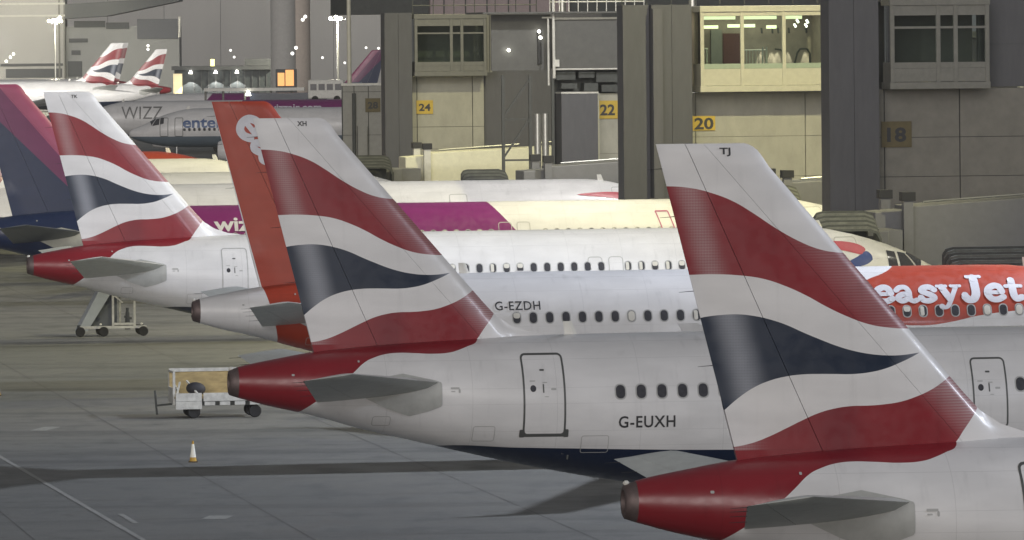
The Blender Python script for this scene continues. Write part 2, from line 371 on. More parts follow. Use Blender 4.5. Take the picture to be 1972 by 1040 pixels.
def te_x(z): return 0.683 + (11.76 - z)*0.252
def le_x(z):
    P = [(5.3, 9.9), (5.95, 9.5), (6.08, 8.9), (6.15, 8.35), (6.23, 7.78), (6.40, 7.28), (6.66, 6.88), (7.0, 6.565), (11.32, 2.84), (11.5, 2.72), (11.66, 2.60), (11.74, 2.46), (11.76, 2.36)]
    return float(np.interp(z, [a for a, b in P], [b for a, b in P]))
def hinge_x(z): return te_x(z) + 0.31*(2.84 + (11.32 - z)*0.8627 - te_x(z))
def lep_x(z):
    l = 2.84 + (11.32 - z)*0.8627; return max(l - 0.88, hinge_x(z) + 0.12)
FIN_Z = [5.25, 5.7, 5.95, 6.08, 6.15, 6.23, 6.32, 6.40, 6.52, 6.66, 6.83, 7.0, 7.5, 8, 8.5, 9, 9.5, 10, 10.5, 11, 11.32, 11.5, 11.62, 11.70, 11.745, 11.76]
def fin_y(x, z):
    a, l = te_x(z), 2.84 + (11.32 - z)*0.8627
    if z > 11.32: l = le_x(z)
    c = l - a; s = min(max((l - x)/c, 0.0), 1.0)                       # 0 at the leading edge
    t = 5*0.105*c*(0.2969*math.sqrt(s) - 0.126*s - 0.3516*s*s + 0.2843*s**3 - 0.1036*s**4)
    if x > l: t = 0.0
    if z < 7.0: t = max(t, 0.06*min(1, (le_x(z)-x)/0.5) if x < le_x(z) else 0)
    if z > 11.5: t *= max(0.25, math.sqrt(max(0, 1 - ((z-11.5)/0.27)**2)))
    return max(t, 0.012)
def fin_piece(xa, xb, n, za=0.0, zb=99):
    b = MB(); R_ = []
    for z in FIN_Z:
        if not za <= z <= zb: continue
        a, c = xa(z), xb(z); xs = [a + (c-a)*i/n for i in range(n+1)]
        R_.append([(x, -fin_y(x, z), z) for x in xs] + [(x, fin_y(x, z), z) for x in reversed(xs)])
    return b.rings(R_)

def stab_pt(s, v, top, k=1.0):
    """tailplane: v 0 root to 1 tip, s 0 leading to 1 trailing; starboard"""
    y = -0.6 - 5.62*v; xl = 5.70 - 0.615*(-y - 0.6); xt = 2.12 - 0.205*(-y - 0.9)
    c = xl - xt; z = 4.60 + (-y - 0.9)*0.158 + c*(1 - s)*0.12; t = 5*0.10*c*(0.2969*math.sqrt(s) - 0.126*s - 0.3516*s*s + 0.2843*s**3 - 0.1036*s**4)
    return (xl - c*s, y, z + (t if top else -t*0.9)*k)
def stab_piece(s0, s1, side, n=8):
    b = MB(); R_ = []
    for v in [0, .15, .3, .45, .6, .75, .88, .96, .99, 1.0]:
        ss = [s0 + (s1-s0)*i/n for i in range(n+1)]; k = 1.0 if v < .97 else (0.55 if v < 1 else 0.1)
        ring = [stab_pt(q, v, True, k) for q in ss] + [stab_pt(q, v, False, k) for q in reversed(ss)]
        ring = [(p[0], side*-p[1], p[2]) for p in ring]
        R_.append(ring)
    return b.rings(R_)

def rrect(w, h, r, n=4):
    P = []
    for cx, cy, a0 in ((w/2-r, h/2-r, 0), (-w/2+r, h/2-r, 90), (-w/2+r, -h/2+r, 180), (w/2-r, -h/2+r, 270)):
        for i in range(n+1): a = R(a0 + 90*i/n); P.append((cx + r*math.cos(a), cy + r*math.sin(a)))
    return P
def skin_ring(b, H, cx, cz, w, h, r, t, lift, m=0, lean=0.0, side=-1):
    O, I = rrect(w, h, r), rrect(w-2*t, h-2*t, max(r-t, 0.02)); n = len(O)
    def dens(P):
        out = []
        for i in range(n):
            a, c = P[i], P[(i+1) % n]; k = 6 if math.hypot(c[0]-a[0], c[1]-a[1]) > 0.25 else 1
            out += [(a[0]+(c[0]-a[0])*j/k, a[1]+(c[1]-a[1])*j/k) for j in range(k)]
        return out
    O2 = []; I2 = []
    for i in range(n):
        a, c, e, g = O[i], O[(i+1) % n], I[i], I[(i+1) % n]; k = 8 if math.hypot(c[0]-a[0], c[1]-a[1]) > 0.25 else 1
        for j in range(k):
            O2.append((a[0]+(c[0]-a[0])*j/k, a[1]+(c[1]-a[1])*j/k)); I2.append((e[0]+(g[0]-e[0])*j/k, e[1]+(g[1]-e[1])*j/k))
    base = len(b.v); N = len(O2)
    for (u, v) in O2 + I2: b.v.append(tuple(H.at(cx+u+lean*v, cz+v, lift, side)))
    for i in range(N): j = (i+1) % N; b.face((base+i, base+j, base+N+j, base+N+i), m)
def skin_fill(b, H, P, lift, m=0, side=-1):
    """fan over an outline (x, z) on the hull"""
    cx = sum(p[0] for p in P)/len(P); cz = sum(p[1] for p in P)/len(P); base = len(b.v); n = len(P)
    b.v.append(tuple(H.at(cx, cz, lift, side)))
    K = (0.33, 0.66, 1.0) if len(P) < 40 else (0.2, 0.4, 0.6, 0.8, 1.0)
    for k in K:
        for p in P: b.v.append(tuple(H.at(cx+(p[0]-cx)*k, cz+(p[1]-cz)*k, lift, side)))
    for i in range(n):
        j = (i+1) % n; b.face((base, base+1+i, base+1+j), m)
        for q in range(len(K)-1): c = base+1+q*n; b.face((c+i, c+n+i, c+n+j, c+j), m)
def window_mesh(H, x, kind, key):
    b = MB(); z = 4.77
    skin_fill(b, H, [(x+u, z+v) for u, v in rrect(.30, .40, .13)], 0.004, 1)
    skin_fill(b, H, [(x+u, z+v) for u, v in rrect(.235, .335, .11)], 0.010, 0)
    if kind == 1: skin_fill(b, H, [(x+u, z+0.07+v) for u, v in rrect(.215, .17, .07)], 0.016, 2)
    if kind == 2: skin_fill(b, H, [(x-.03+u, z+v) for u, v in rrect(.13, .30, .05)], 0.016, 2)
    if kind == 3: skin_fill(b, H, [(x+u, z+v) for u, v in rrect(.215, .31, .10)], 0.016, 2)
    return b.mesh(key, [m_pane, m_rim, m_blind])
WIN = {}
def add_door(H, root, paint, x, z, w, h, mt, r=.13, t=.05, lean=0.0, sill=True, rich=True, side=-1):
    b = MB(); P = [(x+u, z+v) for u, v in rrect(w-2*t, h-2*t, r)]
    dn = []
    for i in range(len(P)):
        a, c = P[i], P[(i+1) % len(P)]; k = 6 if math.hypot(c[0]-a[0], c[1]-a[1]) > 0.25 else 1
        dn += [(a[0]+(c[0]-a[0])*j/k, a[1]+(c[1]-a[1])*j/k) for j in range(k)]
    base = len(b.v); xs = [x - w/2 + t + (w-2*t)*i/4 for i in range(5)]; zs = [z - h/2 + t + (h-2*t)*i/12 for i in range(13)]
    for zz in zs:
        for xx in xs: b.v.append(tuple(H.at(xx, zz, 0.004, side)))
    for i in range(12):
        for j in range(4): q = base + i*5 + j; b.face((q, q+1, q+6, q+5))
    d = b.build('door', paint, root, smooth=True)
    f = MB(); skin_ring(f, H, x, z, w, h, r, t, 0.009, 0, lean, side); f.build('door_frame', mt, d)
    if not rich: return d
    k = MB(); skin_fill(k, H, [(x-.26*w+.075*math.cos(a), z+.08*h+.085*math.sin(a)) for a in [2*math.pi*i/16 for i in range(16)]], 0.011, 0, side); k.build('porthole', m_pane, d)
    k = MB(); skin_fill(k, H, [(x-.02+u, z+.08*h+v) for u, v in rrect(.035, .22, .015)], 0.012, 0, side); k.build('handle', m_dkline, d)
    k = MB(); skin_fill(k, H, [(x-.03+u, z+.30*h+v) for u, v in rrect(.12, .045, .02)], 0.011, 0, side); k.build('placard', m_dkline, d)
    for (u, v, a, c) in ((-.27, .17, .14, .03), (.02, .15, .12, .025), (.22, .07, .13, .05), (.05, -.02, .10, .02), (.0, .02, .22, .34)):
        if a > .2: continue
        k = MB(); skin_fill(k, H, [(x+u*w+p, z+v*h+q) for p, q in rrect(a, c, c*.3)], 0.0105, 0, side); k.build('stencil', m_rim, d)
    if sill:
        k = MB()
        for sx in (-1, 1): skin_fill(k, H, [(x+sx*(w/2+.01)+u, z-h/2+.06+v) for u, v in rrect(.13, .20, .03)], 0.013, 0, side)
        skin_fill(k, H, [(x+u, z-h/2+.01+v) for u, v in rrect(w+.1, .075, .02)], 0.012, 0, side); k.build('door_sill', m_dkline, d)
    return d

def airliner(name, label, tail, rz, L, paint, mark=None, detail=2, wins=None, doors=True, scale=1.0, finmark=None, fin_col=None, stab=m_grey, exh=None, door_mat=None, group='parked airliners', side=-1):
    root = thing(name, label, 'airliner', (tail[0], tail[1], 0), rz, group, scale)
    H = Hull(L)
    b = MB(); R_ = []; xs = [0.23, .45, .7, 1.1, 1.6, 2.1, 2.6, 3.2, 3.8, 4.5, 5.2, 6, 7, 8, 9, 10, 11, 12, 13.5, 15]
    x = 17.0
    while x < L-8.5: xs.append(x); x += 3.0
    xs += [L-d for d in (8, 7, 6, 5, 4.3, 3.6, 3, 2.5, 2.06, 1.7, 1.3, 0.9, .6, .35, .2, .1, .04, 0)]
    n = 64 if detail > 1 else 28
    for x in xs:
        t, bt, h = H.sec(x); c, r = (t+bt)/2, (t-bt)/2
        R_.append([(x, h*math.sin(2*math.pi*i/n), c + r*math.cos(2*math.pi*i/n)) for i in range(n)])
    b.rings(R_).build('fuselage', paint, root, smooth=True)
    # exhaust end
    b = MB(); R_ = []
    for x, k in ((0.235, 1.0), (0.12, .99), (0.02, .97), (0.0, .90), (0.0, .72), (0.15, .66), (0.18, .02)):
        t, bt, h = H.sec(max(x, 0.0)); t, bt, h = (t, bt, h) if k > .9 else H.sec(0.0); c, r = (t+bt)/2, (t-bt)/2
        R_.append([(x, h*k*math.sin(2*math.pi*i/24), c + r*k*math.cos(2*math.pi*i/24)) for i in range(24)])
    b.rings(R_).build('exhaust_cone', exh or m_exh, root, smooth=True)
    # fin in three pieces
    fp = fin_col or paint
    fin = fin_piece(lambda z: hinge_x(z)+.006, lambda z: lep_x(z)-.003, 10).build('fin', fp, root, smooth=True)
    fin_piece(lambda z: te_x(z), lambda z: hinge_x(z)-.006, 6, 5.68).build('rudder', fp, root, smooth=True)
    fin_piece(lambda z: min(lep_x(z)+.003, le_x(z)-.02), le_x, 8).build('fin_leading_edge', fp, root, smooth=True)
    # tailplanes
    for sd in (1, -1):
        nm = stab_piece(0.0, .70, sd).build('tailplane', stab, root, smooth=True)
        stab_piece(.705, 1.0, sd).build('elevator', stab, nm, smooth=True)
        if detail > 0:
            Q = [(3.0,5.05),(3.28,5.12),(4.26,5.29),(5.05,5.12),(5.20,5.07),(5.22,5.03),(5.22,4.52),(5.19,4.47),(4.9,4.36),(4.42,4.24),(3.86,4.43),(3.2,4.75)]
            Q = [(a[0]+(c[0]-a[0])*i/6, a[1]+(c[1]-a[1])*i/6) for a, c in zip(Q, Q[1:]+Q[:1]) for i in range(6)]
            b = MB(); skin_fill(b, H, Q, 0.03, 0, -1 if sd == -1 else 1)
            b.build('seal_plate', m_seal, root, smooth=True)
    if detail > 0:
        for x in (9.0, L-6.15):
            b = MB(); t = H.sec(x)[0]
            R_ = [[(x+u+k*-.16, y, t-.03+k*.36) for u, y in ((0, 0), (-.10, w), (-.34+k*.12, 0), (-.10, -w))] for k, w in ((0, .035), (1, .012))]
            b.rings(R_).build('antenna', m_white, root)
    if detail > 1:
        for v in (.35, .6, .8, .95):
            p = stab_pt(1.0, v, True)
            for sd in (1, -1): MB().tube((p[0]+.02, sd*-p[1], p[2]), (p[0]-.30, sd*-p[1], p[2]-.01), .008, .004, n=5).build('static_wick', m_ink, root)
        for z in (7.6, 9.0, 10.4, 11.3): MB().tube((te_x(z)+.02, 0, z), (te_x(z)-.28, 0, z-.02), .008, .004, n=5).build('static_wick', m_ink, root)
        for x, z, w, h in ((5.55, 4.92, .22, .05), (5.50, 4.84, .10, .03), (5.66, 4.85, .05, .10), (1.55, 5.28, .07, .05), (3.2, 5.60, .05, .05)):
            b = MB(); skin_fill(b, H, [(x+u, z+q) for u, q in rrect(w, h, h*.3)], .010); b.build('stencil', m_rim, root)
        for x, z, w, h in ((6.3, 3.75, .55, .40), (9.1, 3.45, .7, .45), (3.75, 4.10, .45, .25)):
            b = MB(); skin_ring(b, H, x, z, w, h, .06, .014, .008); b.build('hatch_outline', m_rim, root)
        t, bt, h = H.sec(.1); b = MB(); b.lathe([(-.07, .0), (-.03, .05), (.03, .05), (.07, 0)], (.06, 0, t-.0), 'X', 8); b.build('tail_lamp', m_white, root)
    wx = L - 11.6
    for sd in (1, -1):      # wings, engines
        b = MB(); R_ = []
        for y, xl, ch, z, th in ((1.0, wx, 7.4, 2.75, .9), (2.0, wx-.5, 6.6, 2.85, .8), (6.3, wx-2.6, 4.0, 3.25, .46), (12, wx-5.5, 2.6, 3.85, .27), (16.6, wx-7.8, 1.55, 4.35, .15), (16.9, wx-8.0, 1.4, 4.4, .05)):
            up = [(xl-ch*q, sd*y, z+th*k) for q, k in ((0, 0), (.05, .3), (.2, .55), (.45, .6), (.75, .35), (1, .03))]; lo = [(xl-ch*q, sd*y, z-th*k) for q, k in ((.75, .12), (.45, .35), (.2, .4), (.05, .25))]
            R_.append(up + lo)
        wg = b.rings(R_).build('wing', m_wing, root, smooth=True)
        if detail > 0:
            b = MB(); b.rings([[(wx-7.8, sd*16.9, 4.4), (wx-9.4, sd*16.9, 4.4), (wx-9.9, sd*16.98, 5.25), (wx-9.3, sd*16.98, 5.25)], [(wx-7.8, sd*16.94, 4.4), (wx-9.4, sd*16.94, 4.4), (wx-9.9, sd*17.02, 5.25), (wx-9.3, sd*17.02, 5.25)]]).build('wingtip_fence', M_WHT, wg)
            b = MB(); ex = wx + 1.6
            b.lathe([(0, .88), (.12, .98), (.6, 1.10), (1.4, 1.16), (2.4, 1.08), (3.3, .82), (3.35, .6), (3.3, .3), (0.9, .78), (.1, .84), (0, .88)], (ex, sd*5.75, 1.75), 'X', 28); b.v = [(2*ex - v[0], v[1], v[2]) for v in b.v]
            e = b.build('engine', M_WHT, root, smooth=True)
            MB().bar((ex-.8, sd*5.75, 2.75), (ex-4.6, sd*5.75, 3.05), .32, .55).build('pylon', m_grey, e)
    if detail > 0:
        def wheelset(nm, x, y, ztop, r):
            b = MB(); b.tube((x, y, r), (x, y, ztop), .11); g = b.build(nm, m_steel, root)
            for s2 in (-1, 1):
                w = MB(); w.lathe([(-.14, r*.5), (-.15, r*.9), (-.06, r), (.06, r), (.15, r*.9), (.14, r*.5)], (x, y+s2*.32, r), 'Y', 18); w.build('wheel', m_tyre, g, smooth=True)
        wheelset('nose_gear', L-5.1, 0, 2.4, .38)
        for sd in (1, -1): wheelset('main_gear', L-17.7, sd*3.8, 3.0, .57)
    # windows
    if wins:
        for i, x in enumerate(wins):
            k = random.choice((0, 0, 0, 1, 2, 3)) if mark != 'dark' else 0
            if x < 14 or x > L-8: me = window_mesh(H, x, k, 'cabin_window'); o = link('cabin_window', me, root)
            else:
                if k not in WIN: WIN[k] = window_mesh(Hull(60), 30.0, k, 'cabin_window')
                o = link('cabin_window', WIN[k], root); o.location = (x-30.0, 0, 0)
    return root, H

# ------------------------------------------------------------------ ground
def ground_mat():
    m = bpy.data.materials.new('apron_concrete'); t = NT(m); x, y, z = t.xyz()
    big = t.noise(0.05, 6, (1.0, 0.35, 1)); mid = t.noise(0.6, 7, (1, .6, 1)); fin = t.noise(14.0, 4)
    c = t.mx(t.ramp(big, .35, .65), (0.175, 0.180, 0.172), (0.228, 0.224, 0.206))
    streak = t.noise(0.22, 6, (0.16, 1.6, 1)); oil = t.noise(0.9, 3)
    c = t.mx(t.mul(t.ramp(streak, .50, .68), .55), c, (0.10, 0.104, 0.10))
    c = t.mx(t.mul(t.ramp(oil, .66, .74), .5), c, (0.07, 0.07, 0.068))
    c = t.mx(t.mul(t.ramp(mid, .50, .72), .5), c, (0.10, 0.103, 0.10))
    c = t.mx(t.mul(t.ramp(fin, .4, .7), .35), c, (0.09, 0.09, 0.088))
    t.put(t.b.inputs['Base Color'], c); t.put(t.b.inputs['Roughness'], t.ramp(mid, .3, .7, .55, .8))
    bp = t.n.new('ShaderNodeBump'); bp.inputs['Strength'].default_value = .25; bp.inputs['Distance'].default_value = .01
    t.put(bp.inputs['Height'], fin); t.l.new(bp.outputs[0], t.b.inputs['Normal']); return m
m_ground = ground_mat()
b = MB(); b.poly([(-900, -60, 0), (900, -60, 0), (900, 2600, 0), (-900, 2600, 0)])
ground = struct(b.build('ground', m_ground))
m_line = mat('worn_line_paint', (0.34, 0.34, 0.32), .7, var=.35, scale=5)
m_seam = mat('joint_sealant', (0.12, 0.12, 0.115), .8)
m_patch = mat('asphalt_patch', (0.085, 0.088, 0.088), .75, var=.2)
def strip(nm, p, q, w, z, mt, parent):
    p, q = Vector((*p, 0)), Vector((*q, 0)); d = (q-p).normalized(); n = Vector((-d.y, d.x, 0))*w/2
    b = MB(); k = max(1, int((q-p).length/2.5)); pts = []
    for i in range(k):
        a, c = p + (q-p)*i/k, p + (q-p)*(i+1)/k; j = random.uniform(.85, 1.1)
        b.poly([tuple(a-n*j+Vector((0, 0, z))), tuple(c-n*j+Vector((0, 0, z))), tuple(c+n*j+Vector((0, 0, z))), tuple(a+n*j+Vector((0, 0, z)))])
    return b.build(nm, mt, parent)
strip('taxi_line', (-18.2, 207.8), (-9.0, 161.8), .17, .008, m_line, ground)
strip('taxi_line', (-17.0, 201.6), (-10.35, 168.0), .10, .004, m_seam, ground)
strip('paint_mark', (-8.95, 175.85), (-8.25, 175.75), 1.3, .008, m_line, ground)
strip('paint_mark', (-16.95, 216.3), (-16.35, 216.2), 2.2, .008, m_line, ground)
strip('paint_mark', (-11.5, 177.4), (-10.83, 173.94), .2, .008, m_line, ground)
strip('paint_mark', (-19.4, 276.6), (-18.2, 277.2), .9, .008, m_line, ground)
for i in range(-4, 16):          # joints between the concrete bays
    o = Vector((-7, 176, 0)) + NX*(i*7.5); strip('bay_joint', (o - AX*60)[:2], (o + AX*40)[:2], .035, .004, m_seam, ground)
for i in range(-6, 6):
    o = Vector((-7, 176, 0)) + AX*(i*7.5); strip('bay_joint', (o - NX*45)[:2], (o + NX*200)[:2], .03, .006, m_seam, ground)

# ------------------------------------------------------------------ pier: gate towers
m_col = mat('tower_cladding', (0.098, 0.098, 0.106), .6, var=.12, scale=1.2, stretch=(3, 3, .6))
m_wall = mat('cream_panel', (0.37, 0.36, 0.30), .65, var=.14, scale=1.5, stretch=(1, 1, .5))
m_wall18 = mat('unlit_panel', (0.21, 0.20, 0.175), .65, var=.14, scale=1.5)  # wall panel colour darkened to carry the shade on this tower
m_dark = mat('dark_steelwork', (0.06, 0.065, 0.062), .6, var=.25)
m_frame = mat('bay_frame_lit', (0.50, 0.48, 0.36), .5, var=.1)  # cream floodlight put into the frame colour
m_frame2 = mat('bay_frame_grey', (0.20, 0.197, 0.175), .55, var=.15)  # same bay frame, darkened for bays that get little light
m_sill = mat('bay_sill_green', (0.30, 0.36, 0.26), .5)
m_gl = glass('bay_glass')
m_room = mat('room_wall', (0.26, 0.215, 0.18), .8, var=.2, scale=2)
m_roomdk = mat('dark_room_wall', (0.07, 0.07, 0.065), .8)
m_maroon = mat('maroon_door', (0.09, 0.028, 0.025), .6)
m_chrome = mat('railing_metal', (0.45, 0.45, 0.42), .35, .7)
m_black = mat('black_plastic', (0.02, 0.02, 0.021), .55)
m_yel = mat('sign_yellow', (0.52, 0.36, 0.045), .5, var=.1)
m_yeldk = mat('sign_yellow_unlit', (0.12, 0.095, 0.04), .55, var=.15)  # sign yellow with dim light painted into the colour
m_corr = mat('corridor_cladding', (0.105, 0.105, 0.098), .55, var=.12)
m_pink = MATS['pink_outline_paint']
m_col2 = mat('tower_cladding_darkened', (0.080, 0.081, 0.088), .6, var=.12, scale=1.2, stretch=(3, 3, .6))  # same cladding painted darker to offset the floodlight on it
o18 = Vector((13.626, 262.0, 0))
def tower(k, label):
    o = o18 + STAND*k; return thing('gate_tower', label, 'tower', o, TH, 'gate towers along the pier')
def panels(root, nm, mt, a0, a1, lat, z0, z1, cuts_a, cuts_z, thick=.12, gap=.03):
    A_ = [a0] + list(cuts_a) + [a1]; Z_ = [z0] + list(cuts_z) + [z1]
    for i in range(len(A_)-1):
        for j in range(len(Z_)-1):
            MB().box(A_[i]+gap/2, A_[i+1]-gap/2, lat, lat+thick, Z_[j]+gap/4, Z_[j+1]-gap/4).build(nm, mt, root)
    MB().box(a0, a1, lat+thick+.01, lat+thick+.3, z0, z1).build('backing_wall', m_dark, root)
def column(root, a0, a1, lat, z1=15.2, mt=m_col):
    w = (a1-a0)/2
    for i in range(2):
        MB().box(a0+i*w+.008, a0+(i+1)*w-.008, lat, lat+1.6, 0, z1).build('column_panel', mt, root)
def sign(k, a, lat, z, w, h, txt, size, mt, label, num_off=(.12, .28)):
    o = o18 + STAND*k; r = thing('gate_sign', label, 'sign', o + AX*a + NX*lat + Vector((0, 0, z)), TH)
    MB().box(0, w, 0, .05, 0, h).build('board', mt, r)
    V, Fc, tw = text2d(txt, 1.0, .03); b = MB(); tall = max(v for u, v in V); ox = (w-size[0])/2; oz = (h - size[1])/2
    b.v = [(ox+u/tw*size[0], -.012, oz+v/tall*size[1]) for u, v in V]
    for q in Fc: b.face(q)
    b.build('number', m_ink, r); return r

# tower 18 (nearest, darkest)
t18 = tower(0, 'dark grey gate tower carrying the number 18 board, nearest on the right')
column(t18, 0, 2.2, .2)
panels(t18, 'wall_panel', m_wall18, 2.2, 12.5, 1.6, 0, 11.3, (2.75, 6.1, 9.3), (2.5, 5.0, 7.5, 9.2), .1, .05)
panels(t18, 'upper_panel', m_col, 7.0, 12.5, 1.7, 11.35, 15.2, (9.3,), (13.2,), .1)
def bay(root, a0, a1, z0, z1, mull, lat0, lat1, fm, lit, sm, zs, zt, zh=None):
    """projecting glazed bay: roof, floor, side frames, mullions, apron panels, panes"""
    MB().box(a0-.12, a1+.12, lat0-.10, lat1, z1-.30, z1).build('bay_roof', fm, root, bevel=.02)
    MB().box(a0-.12, a1+.12, lat0-.08, lat1, z0, z0+.30).build('bay_floor', fm, root, bevel=.02)
    A_ = [a0] + list(mull) + [a1]
    for i in range(len(A_)-1):
        MB().box(A_[i]+.04, A_[i+1]-.04, lat0, lat0+.08, z0+.32, zs-.26).build('apron_panel', fm, root)
        MB().box(A_[i]+.06, A_[i+1]-.06, lat0-.02, lat0+.10, zs-.25, zs).build('window_sill', sm, root)
        MB().box(A_[i]+.06, A_[i+1]-.06, lat0+.04, lat0+.06, zs, zt).build('pane', m_gl, root)
    for a in A_:
        MB().box(a-.09, a+.09, lat0-.05, lat0+.12, z0+.30, z1-.30).build('mullion', fm, root, bevel=.01)
    if zh: MB().box(a0, a1, lat0-.02, lat0+.10, zh-.05, zh+.05).build('transom', fm, root)
    MB().box(a0, a1, lat0+.0, lat0+.1, zt, z1-.30).build('head_panel', fm, root)
    for a in (a0, a1):
        MB().box(a-.05, a+.05, lat0+.13, lat1, z0+.30, zs).build('side_panel', fm, root)
        MB().box(a-.02, a+.02, lat0+.13, lat1-.1, zs, z1-.30).build('side_pane', m_gl, root)
bay(t18, 2.75, 6.95, 11.3, 15.2, (4.78, 5.55), 0.0, 1.55, m_frame2, False, m_frame2, 12.45, 14.47, 13.95)
MB().box(2.6, 7.1, 3.2, 3.3, 11.3, 15.2).build('room_back', m_roomdk, t18)
MB().box(2.6, 7.1, 1.7, 3.2, 15.06, 15.18).build('room_ceiling', m_roomdk, t18)
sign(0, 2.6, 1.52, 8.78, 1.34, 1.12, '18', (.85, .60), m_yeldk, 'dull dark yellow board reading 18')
# tower 20, brightly lit
t20 = tower(1, 'grey gate tower with the brightly lit cream glazed bay above board 20')
column(t20, 0.45, 2.5, .3, 15.2, m_col2); MB().box(-.9, .43, .75, 2.3, 0, 15.2).build('column_panel', m_col2, t20)
MB().box(.47, .95, -.02, .29, 0, 15.0).build('pilaster', m_col, t20)
panels(t20, 'wall_panel', m_wall, 2.5, 12.5, 2.0, 0, 10.8, (3.0, 8.6), (2.2, 4.4, 6.6, 8.6), .1, .035)
bay(t20, 2.95, 9.42, 10.85, 15.12, (4.98, 7.10), 0.0, 1.95, m_frame, True, m_sill, 12.25, 14.62)
MB().box(2.6, 9.8, 5.2, 5.3, 10.8, 15.1).build('room_back', m_room, t20)
MB().box(2.6, 9.8, 1.96, 5.2, 10.9, 11.0).build('room_floor', m_roomdk, t20)
MB().box(2.6, 9.8, 1.96, 5.2, 15.0, 15.08).build('room_ceiling', m_room, t20)
for a in (2.6, 9.7): MB().box(a, a+.1, 1.96, 5.2, 11.0, 15.0).build('room_side', m_room, t20)
MB().box(5.1, 6.1, 5.12, 5.19, 11.0, 13.75).build('room_door', m_maroon, t20)
MB().box(4.45, 5.0, 5.0, 5.19, 11.0, 13.95).build('room_pillar', m_frame2, t20)
em_tube = emit('ceiling_tube_light', (0.95, 1.0, 0.62), 1.1)
for a0, a1, la, z in ((3.3, 4.9, 1.2, 14.45), (5.2, 7.0, 1.2, 14.45), (7.3, 8.3, 1.2, 14.45), (3.6, 4.7, 4.4, 14.0), (5.2, 6.6, 4.4, 14.05), (7.2, 7.7, 4.4, 13.98)):
    MB().box(a0, a1, la, la+.14, z, z+.16).build('ceiling_tube', em_tube, t20)
em_spot = emit('spot_lamp_glow', (1.0, .97, .8), 5)
for i, a in enumerate((7.05, 7.60, 7.90, 8.45, 9.35)):
    lp = MB().tube((a, 4.95, 14.0), (a, 4.85, 13.75), .05).build('spotlight', m_black, t20)
    l = bpy.data.lights.new('wall_washer', 'SPOT'); l.energy = 420; l.spot_size = R(21); l.spot_blend = .25; l.color = (1, .93, .72); l.shadow_soft_size = .03
    lo = bpy.data.objects.new('wall_washer', l); COL.objects.link(lo); lo.parent = t20; lo.location = (a, 4.86, 13.72); lo.rotation_euler = Vector((0, .16, -1)).to_track_quat('-Z', 'Y').to_euler()
for a, z in ((8.25, 14.42), (8.12, 14.2), (8.75, 14.4), (8.68, 14.2)):
    MB().tube((a, 2.2, z), (a+.08, 2.15, z-.16), .05).build('lamp_head', em_spot, t20)
l = bpy.data.lights.new('room_light', 'AREA'); l.energy = 120; l.size = 5.5; l.size_y = 2.5; l.shape = 'RECTANGLE'; l.color = (1, .98, .74)
lo = bpy.data.objects.new('room_light', l); COL.objects.link(lo); lo.parent = t20; lo.location = (6.2, 3.4, 14.95)
b = MB()
for a in [5.9 + .16*i for i in range(8)]: b.tube((a, 4.0, 11.0), (a, 4.0, 12.9), .018, n=6)
b.tube((5.85, 4.0, 12.9), (7.1, 4.0, 12.9), .03, n=6); b.tube((6.85, 3.8, 11.0), (6.85, 3.8, 13.05), .04, n=6); b.tube((7.05, 3.8, 11.0), (7.05, 3.8, 13.05), .04, n=6)
b.build('room_railing', m_chrome, t20)
b = MB()
for a in (3.55, 3.7, 3.85): b.tube((a, 3.2, 11.0), (a, 3.2, 13.0), .04, n=6)
b.tube((3.5, 3.2, 13.0), (3.9, 3.2, 13.0), .04, n=6); b.build('room_railing', m_chrome, t20)
for P in ([(7.3, 12.95), (7.65, 12.9), (7.72, 12.7), (7.75, 11.0)], [(8.2, 11.8), (8.45, 12.75), (8.6, 12.95), (8.95, 12.95), (9.1, 12.7), (9.12, 11.8)]):
    b = MB()
    for p, q in zip(P[:-1], P[1:]): b.tube((p[0], 3.0, p[1]), (q[0], 3.0, q[1]), .05, n=6)
    b.build('bent_handrail', m_black, t20)
sign(1, 2.83, 1.92, 8.92, 1.15, .72, '20', (.98, .56), m_yel, 'bright yellow board with black number 20')
# tower 22: service corridor instead of a bay
t22 = tower(2, 'grey service corridor tower with lit pipe edges above board 22')
MB().box(-.2, 3.2, 2.2, 2.4, 11.75, 14.9).build('corridor_wall', m_corr, t22)
MB().box(3.25, 8.6, 1.2, 2.6, 11.85, 14.62).build('corridor_panel', m_corr, t22)
for z, r in ((14.66, .07), (11.80, .05)): MB().tube((3.1, 1.12, z), (8.6, 1.12, z), r).build('edge_pipe', m_white, t22)
MB().tube((2.85, 1.0, 10.9), (2.85, 1.0, 14.7), .055).build('drain_pipe', m_white, t22)
MB().tube((2.5, 1.0, 14.72), (3.1, 1.0, 14.72), .05).build('drain_pipe', m_white, t22)
MB().tube((3.15, .9, 11.3), (3.1, .9, 26.0), .09, .06).build('mast_pole', m_white, t22)
MB().box(3.15, 3.45, .85, 1.05, 11.95, 12.35).build('junction_box', m_white, t22)
for x0, x1, z0, z1 in ((3.4, 4.5, 11.2, 11.7), (4.7, 5.6, 11.3, 11.65), (5.7, 7.0, 11.05, 11.6), (3.7, 4.6, 10.7, 11.0), (5.0, 5.8, 10.55, 11.0), (6.0, 7.0, 10.5, 10.9)):
    MB().box(x0, x1, 1.6, 2.6, z0, z1).build('plant_unit', m_dark, t22)
MB().box(3.4, 8.6, 2.7, 2.9, 0, 11.8).build('recess_wall', m_dark, t22)
MB().box(3.5, 5.58, .6, 2.4, 0, 10.42).build('plant_cabin', m_col, t22); MB().box(3.48, 5.62, .56, 2.4, 10.43, 10.52).build('cabin_roof', m_white, t22)
panels(t22, 'wall_panel', m_wall, 5.62, 8.6, 1.9, 0, 10.42, (7.2,), (3.5, 7.0), .1, .03)
MB().box(5.6, 5.72, .9, 1.0, 0, 10.3).build('drain_pipe', m_frame, t22)
